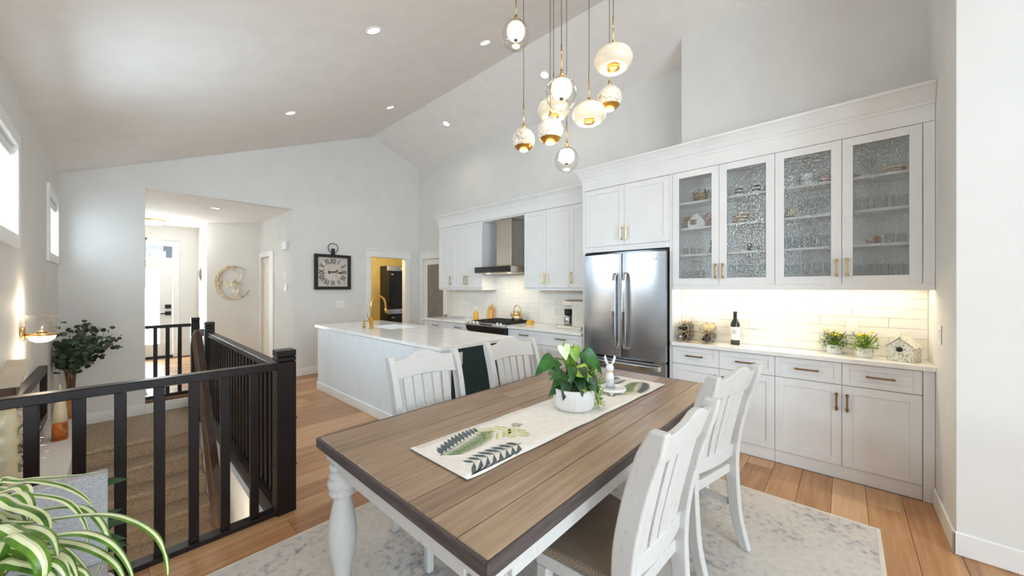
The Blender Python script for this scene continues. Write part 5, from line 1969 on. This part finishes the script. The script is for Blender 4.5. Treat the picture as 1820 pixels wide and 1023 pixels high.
r = thing('counter_tray', 'thin pale tray lying at the left end of the kitchen counter', 'tray', (3.95, 4.98, KZ))
LAV = mat('tray_mauve', (196, 186, 196), .4)
MB().box(3.86, 4.06, 4.82, 5.10, KZ, KZ + .006).build('plate', LAV, r, .002)
q = MB()
for a in ((3.855, 3.86, 4.815, 5.105), (4.06, 4.065, 4.815, 5.105), (3.86, 4.06, 4.815, 4.82), (3.86, 4.06, 5.10, 5.105)):
    q.box(*a, KZ, KZ + .022)
q.build('rim', LAV, r)
r = thing('small_pot', 'tiny brown pot at the left end of the kitchen counter', 'pot', (3.96, 5.22, KZ))
MB().lathe([(0, 0), (.025, 0), (.032, .03), (.026, .05), (.022, .05), (.024, .03), (0, .008)], 18, (3.96, 5.22, KZ)).build('body', BRN, r)
MB().lathe([(.022, .0505), (.03, .0505), (.03, .056), (.02, .056), (.022, .0505)], 18, (3.96, 5.22, KZ)).build('rim', BRN, r)

# ================================================================== CLOCK AND HALL DECOR
r = thing('wall_clock', 'square black-framed wall clock with roman numerals and pocket-watch ring', 'clock', (2.563, YF, 1.72))
cx, cz, hw = 2.563, 1.722, .302
q = MB()
for a in ((cx - hw, cx - hw + .05, cz - hw, cz + hw), (cx + hw - .05, cx + hw, cz - hw, cz + hw), (cx - hw + .05, cx + hw - .05, cz + hw - .05, cz + hw), (cx - hw + .05, cx + hw - .05, cz - hw, cz - hw + .05)):
    q.box(a[0], a[1], YF - .055, YF - .001, a[2], a[3])
q.build('frame', BLACKM, r, .004)
face = MB().box(cx - hw + .05, cx + hw - .05, YF - .022, YF - .002, cz - hw + .05, cz + hw - .05).build('face', mat('clock_face', (206, 194, 184), .7, vary=.05, nscale=9), r)
NUMS = ['XII', 'I', 'II', 'III', 'IIII', 'V', 'VI', 'VII', 'VIII', 'IX', 'X', 'XI']
for k, s in enumerate(NUMS):
    a = -k * PI / 6
    e = 1 / max(abs(math.cos(a)), abs(math.sin(a)))
    rad = .182 * (1 + (e - 1) * .55)
    M_ = Matrix.Translation((cx - rad * math.sin(a), YF - .0235, cz + rad * math.cos(a))) @ Matrix.Rotation(-a, 4, 'Y') @ Matrix.Rotation(PI / 2, 4, 'X') @ Matrix.Scale(1.6, 4, (0, 1, 0))
    text('numeral', s, .078, BLACKM, M_, face, bold=.0012)
def hand(name, ang, ln, y):
    d = Vector((math.sin(ang), 0, math.cos(ang)))
    s = Vector((math.cos(ang), 0, -math.sin(ang)))
    c = Vector((cx, y, cz))
    q = MB()
    q.add([c - d * .06 - s * .004, c - d * .06 + s * .004, c + d * ln * .6 + s * .006, c + d * ln * .72 + s * .018, c + d * ln, c + d * ln * .72 - s * .018, c + d * ln * .6 - s * .006], [tuple(range(7))])
    q.lathe([(0, 0), (.014, 0), (.014, .002), (0, .002)], 14, c - d * .065, Matrix.Rotation(PI / 2, 4, 'X'))
    return q.build(name, BLACKM, face, solid=.002)


hand('hour_hand', math.radians(72), .10, YF - .026)
hand('minute_hand', math.radians(96), .17, YF - .030)
MB().lathe([(0, 0), (.012, 0), (.012, .012), (0, .014)], 14, (cx, YF - .022, cz), Matrix.Rotation(PI / 2, 4, 'X')).build('hub', BLACKM, face)
MB().lathe([(0, 0), (.035, 0), (.03, .02), (.03, .05), (.022, .055), (.03, .075), (.03, .09), (.02, .105), (0, .11)], 18, (cx, YF - .03, cz + hw)).build('crown_knob', BLACKM, r)
MB().tube([(cx + .082 * math.cos(a), YF - .03, cz + hw + .115 + .082 * math.sin(a)) for a in [2 * PI * i / 28 for i in range(28)]], .006, 8, closed=True).build('ring', BLACKM, r)

# moon with butterflies on the angled hall wall
S2 = Vector((1.217 - 1.943, 9.22 - 8.555, 0)).normalized()       # along the angled wall
NW = Vector((-S2.y, S2.x, 0))
if NW.y > 0:
    NW = -NW
MC = Vector((1.583, 8.885, 1.55)) + NW * .012
rt = -S2
r = thing('moon_wall_art', 'gold crescent moon wall art with white butterflies in the hall', 'wall art', MC)
GLD = mat('art_gold', (206, 188, 156), .4, .4, vary=.15, nscale=30)
q = MB()
n = 40
vs, fs = [], []
for i in range(n + 1):
    a = math.radians(48) + math.radians(285) * i / n
    w_ = .012 + .05 * math.sin(PI * i / n) ** 1.3
    for rr, dn in ((.335, 0), (.335, .014), (.335 - w_, .014), (.335 - w_, 0)):
        vs.append(MC + rt * rr * math.cos(a) + UPZ * rr * math.sin(a) + NW * dn)
for i in range(n):
    A = 4 * i
    fs += [(A + j, A + (j + 1) % 4, A + 4 + (j + 1) % 4, A + 4 + j) for j in range(4)]
fs += [(0, 1, 2, 3)[::-1], (4 * n, 4 * n + 1, 4 * n + 2, 4 * n + 3)]
q.add(vs, fs).build('crescent', GLD, r)
PEARL = mat('pearl_wing', (240, 232, 214), .3, vary=.05)
for (u, v, s, mt, rot) in ((-.02, .27, .075, GLD, 0), (.13, .14, .085, PEARL, .3), (-.22, .02, .085, GLD, -.5), (-.06, -.03, .10, PEARL, -.3), (.10, -.03, .09, GLD, .2), (.05, -.17, .09, PEARL, .5)):
    c = MC + rt * u + UPZ * v + NW * .02
    ax_ = (UPZ * math.cos(rot) + rt * math.sin(rot))
    sd = (rt * math.cos(rot) - UPZ * math.sin(rot))
    q = MB()
    for g in (-1, 1):
        q.add([c, c + ax_ * s * .9 + sd * g * s * .55 + NW * .03, c + ax_ * s * .35 + sd * g * s * 1.0 + NW * .04, c + sd * g * s * .35 + NW * .01], [(0, 1, 2, 3)])
        q.add([c, c - ax_ * s * .05 + sd * g * s * .7 + NW * .03, c - ax_ * s * .7 + sd * g * s * .6 + NW * .03, c - ax_ * s * .4 + sd * g * s * .1 + NW * .005], [(0, 1, 2, 3)])
    b_ = q.build('butterfly', mt, r, solid=.003)
    MB().tube([c - ax_ * s * .4, c + ax_ * s * .4], .005, 6).build('butterfly_body', GLD, b_)
MB().tube([MC + rt * -.29 + UPZ * -.03, MC + rt * -.1 + UPZ * -.02 + NW * .01, MC + rt * .1 - UPZ * .05 + NW * .01, MC + rt * .12 - UPZ * .27], .004, 6).build('wire_branch', GLD, r)

r = thing('bird_ornament', 'small grey metal bird ornament on the white wall near the front door', 'wall art', (1.2165, 9.9, 1.7))
GM = mat('grey_metal', (128, 132, 134), .4, .6)
MB().tube([(1.205, 9.85, 1.62), (1.20, 9.88, 1.70), (1.20, 9.90, 1.78), (1.205, 9.905, 1.86)], [.008, .03, .022, .004], 10).build('bird_body', GM, r)
MB().tube([(1.205, 9.84, 1.58), (1.20, 9.93, 1.66), (1.205, 9.97, 1.72), (1.205, 9.93, 1.80)], [.004, .012, .012, .004], 8).build('wing', GM, r)

r = thing('hanging_rod', 'thin grey metal rod hanging at the edge of the hall opening', 'hanging rod', (0.33, 8.0, 1.5))
MB().cyl((0.315, 8.0, 1.45), (0.315, 8.0, 2.18), .007, n=8).build('rod', GM, r)
MB().lathe([(0, 0), (.006, 0), (.026, .04), (.026, .045), (0, .045)], 14, (0.315, 8.0, 2.18)).build('funnel_top', GM, r)
MB().cyl((0.315, 8.0, 2.225), (0.315, 8.0, 2.699), .0012, n=6).build('string', GM, r)

# ================================================================== LAUNDRY ROOM
WX0, WX1, WY0, WY1 = 3.985, 4.67, 7.30, 7.63
WD = mat('washer_black', (20, 15, 14), .5)
for k, (z0, z1, lab) in enumerate(((0.01, 0.985, 'black front-load washer at the bottom of the stack in the laundry room'), (0.99, 1.93, 'black dryer stacked on top of the washer in the laundry room'))):
    r = thing('laundry_machine', lab, 'washer' if k == 0 else 'dryer', ((WX0 + WX1) / 2, (WY0 + WY1) / 2, z0))
    MB().box(WX0, WX1, WY0 + .03, WY1, z0, z1).build('body', WD, r, .008, 2)
    MB().box(WX0 + .005, WX1 - .005, WY0 + .005, WY0 + .0295, z1 - .11, z1 - .005).build('control_panel', STEEL, r, .006, 2)
    MB().lathe([(0, .03), (.03, .028), (.034, 0), (0, 0)], 20, ((WX0 + WX1) / 2 + .02, WY0 + .0045, z1 - .057), Matrix.Rotation(PI / 2, 4, 'X')).build('dial', GOLD, r)
    MB().box(WX0 + .02, WX1 - .02, WY0 + .012, WY0 + .0295, z0 + .06, z1 - .13).build('door', BLACK, r, .006, 2)
    for j in range(7):
        x = WX0 + .24 + j * .055
        MB().box(x, x + .03, WY0 + .006, WY0 + .0118, z0 + .14, z1 - .22).build('door_rib', WD, r, .002)
    MB().box(WX0 + .10, WX0 + .16, WY0 + .008, WY0 + .0118, z1 - .20, z1 - .175).build('badge', CHROME, r)
d = bpy.data.lights.new('laundry_lamp', 'POINT')
d.energy, d.color, d.shadow_soft_size = 20, (1.0, .82, .48), .12
o = bpy.data.objects.new('laundry_lamp', d)
COL.objects.link(o)
o.location = (3.75, 7.15, 2.25)

# ================================================================== STAIRWELL DECOR
LZ = 0.0805
r = thing('wall_sconce', 'brass wall sconce with clear glass cup and glowing globe above the stairs', 'wall lamp', (XL, 4.16, 1.12))
SP = Vector((-.345, 4.16, 1.10))
MB().lathe([(0, 0), (.05, 0), (.05, .012), (.046, .016), (0, .016)], 28, (XL + .001, 4.16, 1.13), Matrix.Rotation(PI / 2, 4, 'Y')).build('backplate', BRASS, r)
MB().tube([(XL + .016, 4.16, 1.12), (-.345, 4.16, 1.12)], .008, 10).lathe([(0, 0), (.074, 0), (.074, .014), (0, .014)], 32, (-.345, 4.16, 1.112)).build('arm', BRASS, r)
MB().lathe([(.070, 0), (.0725, .004), (.0725, .13), (.071, .13)], 36, (-.345, 4.16, 1.1265)).build('glass_cup', GLASS, r)
MB().lathe([(0, -.048), (.03, -.044), (.055, -.028), (.064, -.004), (0, -.002)], 28, (-.345, 4.16, 1.111)).build('lower_globe', LED, r)
MB().lathe([(0, .02), (.02, .018), (.026, .0), (0, .0)], 20, (-.345, 4.16, 1.127)).build('lamp_holder', BRASS, r)
for dz in (.2, -.12):
    d = bpy.data.lights.new('sconce_glow', 'POINT')
    d.energy, d.color, d.shadow_soft_size = 2.2, WARM, .04
    o = bpy.data.objects.new('sconce_glow', d)
    COL.objects.link(o)
    o.location = (-.345, 4.16, 1.12 + dz)

r = thing('picture_frame', 'long dark-framed picture on the stairwell wall below the sconce', 'picture', (XL, 4.1, .35))
fx0, fx1, fy0, fy1, fz0, fz1 = XL + .002, -.385, 3.25, 5.0, .335, .79
q = MB()
for a in ((fy0, fy0 + .06, fz0, fz1), (fy1 - .06, fy1, fz0, fz1), (fy0 + .06, fy1 - .06, fz1 - .06, fz1), (fy0 + .06, fy1 - .06, fz0, fz0 + .06)):
    q.box(fx0, fx1, *a)
q.build('frame', DARKW, r, .003)
MB().box(fx0 + .004, fx0 + .012, fy0 + .06, fy1 - .06, fz0 + .06, fz1 - .06).build('canvas', mat('canvas_mauve', (190, 172, 176), .6, vary=.22, nscale=4), r)

r = thing('resin_figurine', 'pointed white and amber wood figurine on the stair ledge', 'figurine', (-.335, 5.25, LZ))
q = MB()
pr = [(.09, .055, 0), (.088, .055, .10), (.080, .05, .16), (.07, .045, .24), (.05, .035, .34), (.03, .022, .40), (.012, .01, .45)]
def fig(z_lo, z_hi, mt, nm):
    q = MB()
    vs, fs = [], []
    sel = [p for p in pr if z_lo <= p[2] <= z_hi]
    n = 16
    for (a, b_, z) in sel:
        for i in range(n):
            t_ = 2 * PI * i / n
            c_, s_ = math.cos(t_), math.sin(t_)
            k = 1 / max(abs(c_), abs(s_)) ** .55
            vs.append((-.335 + b_ * c_ * k * .9, 5.25 + a * s_ * k * .9, LZ + z))
    for k in range(len(sel) - 1):
        fs += [(k * n + i, k * n + (i + 1) % n, (k + 1) * n + (i + 1) % n, (k + 1) * n + i) for i in range(n)]
    fs += [tuple(range(n))[::-1], tuple(range(len(vs) - n, len(vs)))]
    return q.add(vs, fs, True).build(nm, mt, r)


fig(0, .16, mat('amber_wood', (176, 98, 34), .3, vary=.3, nscale=14), 'base')
fig(.16, .46, mat('white_resin', (228, 212, 182), .35, vary=.08, nscale=12), 'body')
MB().tube([(-.335, 5.25, LZ + .42), (-.335, 5.22, LZ + .46), (-.335, 5.215, LZ + .50)], [.014, .008, .002], 8).tube([(-.335, 5.26, LZ + .42), (-.335, 5.29, LZ + .45), (-.335, 5.30, LZ + .47)], [.012, .007, .002], 8).build('tips', CREAM, r)

# eucalyptus in a wicker basket
EC = Vector((-.325, 6.02, LZ))
r = thing('eucalyptus_plant', 'dark green eucalyptus branches in a wicker basket on the ledge', 'potted plant', EC)
MB().lathe([(0, 0), (.06, 0), (.065, .01), (.085, .22), (.088, .26), (.078, .26), (.07, .20), (0, .20)], 24, EC).build('basket', WICKER, r)
random.seed(21)
ends = []
for k in range(13):
    a = random.uniform(-.3, 1) * 1.0
    tip = EC + Vector((.02 + .30 * a if k > 2 else -.06 * k / 2, random.uniform(-.28, .22), random.uniform(.75, 1.03) - .14 * abs(a)))
    tip.x = max(tip.x, XL + .03)
    mid = EC + Vector((random.uniform(-.03, .05), random.uniform(-.05, .05), .50))
    MB().tube([EC + Vector((random.uniform(-.03, .03), random.uniform(-.03, .03), .2)), mid, (mid + tip) / 2 + UPZ * .04, tip], [.006, .005, .004, .002], 6).build('branch', STEM, r)
    ends.append((mid, tip))
q = MB()
for k in range(620):
    mid, tip = random.choice(ends)
    f = random.uniform(.12, 1.0)
    p = mid.lerp(tip, f) + UPZ * .04 * math.sin(PI * f) + Vector((random.gauss(0, .055), random.gauss(0, .055), random.gauss(0, .04)))
    p.x = max(p.x, XL + .03)
    p.y = min(p.y, YF - .04)
    nv = Vector((random.uniform(-1, 1), random.uniform(-1.4, .2), random.uniform(-.4, 1))).normalized()
    a = nv.cross(UPZ).normalized()
    b_ = nv.cross(a)
    s = random.uniform(.018, .032)
    vs = [p + a * s * math.cos(t) + b_ * s * .85 * math.sin(t) + nv * .004 * math.cos(2 * t) for t in [2 * PI * i / 7 for i in range(7)]]
    vs = [Vector((max(v.x, XL + .004), v.y, v.z)) for v in vs]
    q.add(vs, [tuple(range(7))])
q.build('foliage', EUC, r, kind='stuff')

# cream flower arrangement at the left edge
r = thing('flower_vase', 'ruffled cream vase with white and green flowers at the left edge', 'vase', (-.352, 2.87, LZ))
VC = Vector((-.352, 2.87, LZ))
pr = [(0, 0), (.05, 0)]
for k in range(9):
    z = .05 + k * .085
    pr += [(.044, z - .02), (.056, z), (.044, z + .025)]
pr += [(.04, .80), (.032, .80), (0, .78)]
MB().lathe(pr, 24, VC).build('vase', CREAM, r)
q = MB()
random.seed(5)
for k in range(420):
    p = Vector((-.335 + random.gauss(0, .03), 3.07 + random.gauss(0, .045), LZ + .45 + random.gauss(.1, .07)))
    p.x = max(p.x, XL + .02)
    dv = Vector((random.uniform(-1, 1), random.uniform(-1, 1), random.uniform(-.3, 1))).normalized()
    sd = dv.cross(UPZ).normalized()
    q.cur = 0 if random.random() < .6 else 1
    s = random.uniform(.012, .024)
    vs = [p, p + dv * s + sd * s * .5, p + dv * s * 1.8, p + dv * s - sd * s * .5]
    vs = [Vector((max(v.x, XL + .003), v.y, v.z)) for v in vs]
    q.add(vs, [(0, 1, 2, 3)])
q.build('blossoms', [mat('white_blossom', (228, 224, 208), .7), leafm('sage_leaf', [(.3, (120, 132, 104)), (.7, (170, 178, 150))])], r, kind='stuff')
for k in range(6):
    MB().tube([VC + UPZ * .77, VC + Vector((.01, .10 + .01 * k, .80 - .02 * k)), VC + Vector((.015, .18 + .01 * k, .66 - .04 * k))], .002, 5).build('flower_stem', STEMG, r)

r = thing('wall_shelf_ornament', 'brown carved wooden piece fixed to the wall left of the sconce', 'wall ornament', (XL, 3.66, .98))
q = MB().prism([(3.35, .90), (3.70, 1.00), (3.74, .985), (3.60, .90), (3.35, .82)], 'X', XL + .001, XL + .07)
q.build('carved_board', HANDW, r, .006, 2)
MB().prism([(3.35, .92), (3.70, 1.012), (3.70, 1.0015), (3.35, .902)], 'X', XL + .001, XL + .085).build('top_edge', mat('linen_beige', (200, 186, 164), .7), r)

# ================================================================== FOREGROUND LEFT
r = thing('accent_chair', 'grey woven upholstered chair back behind the spider plant', 'chair', (-.35, 1.85, 0))
MB().box(-.70, -.018, 2.06, 2.12, .10, .745).build('backrest', GREYW, r, .006, 2)
MB().box(-.70, -.018, 1.55, 2.0595, .28, .42).build('seat', GREYW, r, .02, 3)
for x in (-.68, -.06):
    for y in (1.58, 2.07):
        MB().box(x, x + .035, y, y + .035, 0, .10 if y > 2 else .28).build('leg', DARKW, r)
r = thing('leafy_plant', 'dark green leafy plant peeking out behind the grey chair', 'potted plant', (-.10, 2.36, 0))
MB().lathe([(0, 0), (.08, 0), (.10, .18), (.09, .18), (.08, .14), (0, .14)], 24, (-.10, 2.36, 0)).build('pot', WHITEC, r)
random.seed(9)
for k in range(14):
    a = random.uniform(-1.2, 1.6)
    h = random.uniform(.30, .62)
    p = Vector((-.085 + .06 * math.cos(a), 2.36 + .05 * math.sin(a), h))
    dv = Vector((math.cos(a), .4 * math.sin(a) - .15, random.uniform(-.25, .25)))
    heart(r, p, dv, UPZ * .7 + Vector((0, -.6, 0)), .07, .045, LEAFD)
    MB().tube([(-.10, 2.36, .14), (p + Vector((-.10, 2.36, .14))) / 2, p], [.004, .003, .002], 5).build('stem', STEMG, r)

SC_ = Vector((-.235, 1.52, .70))
r = thing('spider_plant', 'green and cream striped spider plant in the lower left foreground', 'potted plant', (SC_.x, SC_.y, .425))
MB().lathe([(0, 0), (.085, 0), (.10, .01), (.115, .20), (.118, .22), (.106, .22), (.10, .18), (0, .18)], 32, (SC_.x, SC_.y, .4255)).build('pot', mat('pot_charcoal', (44, 44, 46), .5), r)
MB().lathe([(.1, .182), (.05, .19), (0, .192)], 20, (SC_.x, SC_.y, .4255)).build('soil', SOIL, r)
GR1 = leafm('spider_green', [(.3, (40, 86, 22)), (.7, (108, 148, 42))])
GR2 = leafm('spider_cream', [(.3, (204, 212, 150)), (.7, (230, 232, 196))])


def blade(pts, wid, inv=False):
    """striped strap leaf: two green strips with a cream middle (or reversed)"""
    P_ = [Vector(p) for p in pts]
    out = []
    ctrl = [P_[0]] + P_ + [P_[-1]]
    for k in range(1, len(ctrl) - 2):
        for i in range(6):
            t = i / 6
            p0, p1, p2, p3 = ctrl[k - 1], ctrl[k], ctrl[k + 1], ctrl[k + 2]
            out.append(.5 * (2 * p1 + (p2 - p0) * t + (2 * p0 - 5 * p1 + 4 * p2 - p3) * t * t + (3 * p1 - p0 - 3 * p2 + p3) * t ** 3))
    out.append(P_[-1])
    q = MB()
    n = len(out)
    camv = Vector((0, 0, 1.445))
    rows_ = []
    for k, p in enumerate(out):
        d = (out[min(k + 1, n - 1)] - out[max(k - 1, 0)]).normalized()
        hz = Vector((-d.y, d.x, 0))
        if hz.length < .15:
            hz = Vector((1, .3, 0))
        hz.normalize()
        nrm = hz.cross(d).normalized()
        f = k / (n - 1)
        w_ = wid * (1 - max(0, f - .45) ** 1.7 * 2.6) * min(1, .55 + f * 2)
        w_ = max(w_, .0006)
        rows_.append([p + hz * w_ * s + nrm * abs(s) * w_ * .35 for s in (-1, -.42, 0, .42, 1)])
    vs = [v for rw in rows_ for v in rw]
    for strip in range(4):
        q.cur = (1 if strip in (1, 2) else 0) if not inv else (0 if strip in (1, 2) else 1)
        q.add(vs, [(5 * k + strip, 5 * k + strip + 1, 5 * k + 5 + strip + 1, 5 * k + 5 + strip) for k in range(n - 1)], True)
    q.build('leaf', [GR1, GR2], r)


L_ = [   # control points of each arching leaf, then half width, then stripe order
    ([(-0.206, 1.53, 0.854), (-0.13, 1.416, 0.894), (-0.03, 1.278, 0.924), (0.026, 1.186, 0.923), (0.065, 1.114, 0.895), (0.079, 1.1, 0.827), (0.072, 1.107, 0.765)], 0.0075, False),
    ([(-0.192, 1.544, 0.813), (-0.123, 1.439, 0.836), (-0.049, 1.328, 0.837), (0.001, 1.244, 0.809), (0.021, 1.207, 0.752)], 0.011, False),
    ([(-0.219, 1.692, 0.901), (-0.172, 1.67, 0.92), (-0.098, 1.59, 0.928), (-0.013, 1.526, 0.929)], 0.009, False),
    ([(-0.223, 1.652, 0.903), (-0.168, 1.636, 0.926), (-0.107, 1.569, 0.919), (-0.065, 1.509, 0.899), (-0.036, 1.462, 0.867)], 0.009, True),
    ([(-0.202, 1.495, 0.927), (-0.155, 1.429, 0.937), (-0.118, 1.374, 0.924), (-0.104, 1.344, 0.9), (-0.106, 1.346, 0.862)], 0.012, True),
    ([(-0.183, 1.356, 0.915), (-0.138, 1.278, 0.934), (-0.107, 1.228, 0.906), (-0.099, 1.22, 0.854), (-0.1, 1.221, 0.808)], 0.016, False),
    ([(-0.162, 1.304, 0.911), (-0.119, 1.227, 0.928), (-0.095, 1.186, 0.892), (-0.101, 1.192, 0.825)], 0.014, False),
    ([(-0.179, 1.382, 0.858), (-0.121, 1.318, 0.87), (-0.069, 1.247, 0.859), (-0.051, 1.227, 0.798)], 0.013, False),
    ([(-0.207, 1.664, 0.831), (-0.148, 1.614, 0.847), (-0.076, 1.536, 0.86), (-0.04, 1.481, 0.846), (-0.014, 1.438, 0.793), (-0.026, 1.436, 0.726), (-0.039, 1.45, 0.682)], 0.009, False),
    ([(-0.225, 1.61, 0.905), (-0.189, 1.585, 0.931), (-0.16, 1.553, 0.94), (-0.15, 1.528, 0.913), (-0.161, 1.525, 0.876)], 0.014, True),
    ([(-0.172, 1.33, 0.85), (-0.13, 1.269, 0.87), (-0.089, 1.209, 0.854), (-0.074, 1.192, 0.808)], 0.014, False),
    ([(-0.216, 1.599, 0.855), (-0.179, 1.574, 0.863), (-0.16, 1.538, 0.855), (-0.154, 1.517, 0.813)], 0.012, False),
    ([(-0.215, 1.54, 0.874), (-0.181, 1.488, 0.881), (-0.143, 1.431, 0.867), (-0.128, 1.414, 0.821), (-0.134, 1.421, 0.767)], 0.013, True),
    ([(-0.197, 1.46, 0.842), (-0.142, 1.386, 0.83), (-0.099, 1.338, 0.836), (-0.068, 1.29, 0.812), (-0.059, 1.28, 0.748)], 0.011, False),
    ([(-0.218, 1.75, 0.768), (-0.177, 1.72, 0.785), (-0.134, 1.673, 0.793), (-0.106, 1.627, 0.783)], 0.009, True),
    ([(-0.173, 1.523, 0.757), (-0.107, 1.451, 0.764), (-0.05, 1.374, 0.751), (-0.036, 1.359, 0.689)], 0.01, False),
    ([(-0.22, 1.575, 0.896), (-0.177, 1.557, 0.92), (-0.129, 1.505, 0.922), (-0.08, 1.436, 0.911), (-0.051, 1.39, 0.868), (-0.042, 1.379, 0.806)], 0.008, True),
    ([(-0.194, 1.443, 0.836), (-0.149, 1.379, 0.869), (-0.097, 1.306, 0.895), (-0.045, 1.235, 0.908), (-0.003, 1.175, 0.89), (0.023, 1.146, 0.835), (0.03, 1.138, 0.774)], 0.01, False),
    ([(-0.169, 1.355, 0.847), (-0.118, 1.285, 0.867), (-0.076, 1.224, 0.862), (-0.06, 1.206, 0.802)], 0.013, True),
    ([(-0.201, 1.554, 0.903), (-0.178, 1.529, 0.931), (-0.154, 1.503, 0.938), (-0.138, 1.47, 0.909), (-0.142, 1.459, 0.861)], 0.012, False),
    ([(-0.201, 1.435, 0.875), (-0.164, 1.38, 0.907), (-0.121, 1.318, 0.92), (-0.09, 1.269, 0.902), (-0.082, 1.26, 0.847)], 0.012, False),
    ([(-0.166, 1.278, 0.839), (-0.118, 1.211, 0.858), (-0.078, 1.153, 0.844)], 0.014, False),
]
for pts, wd_, inv in L_:
    blade([SC_ - UPZ * .08] + pts, wd_ * 1.12, inv)
for k in range(14):
    a = 2 * PI * k / 14 + .2
    if math.cos(a) > .3 and math.sin(a) > -.2:
        continue
    dx, dy = math.cos(a), math.sin(a)
    rad = random.uniform(.16, .26)
    dx = max(dx, -.6)
    blade([SC_ - UPZ * .08, SC_ + Vector((dx * rad * .4, dy * rad * .4, .10)), SC_ + Vector((dx * rad * .8, dy * rad * .8, .11)), SC_ + Vector((dx * rad * 1.2, dy * rad * 1.2, .0)), SC_ + Vector((dx * rad * 1.3, dy * rad * 1.3, -.12))], .011, k % 2 == 0)
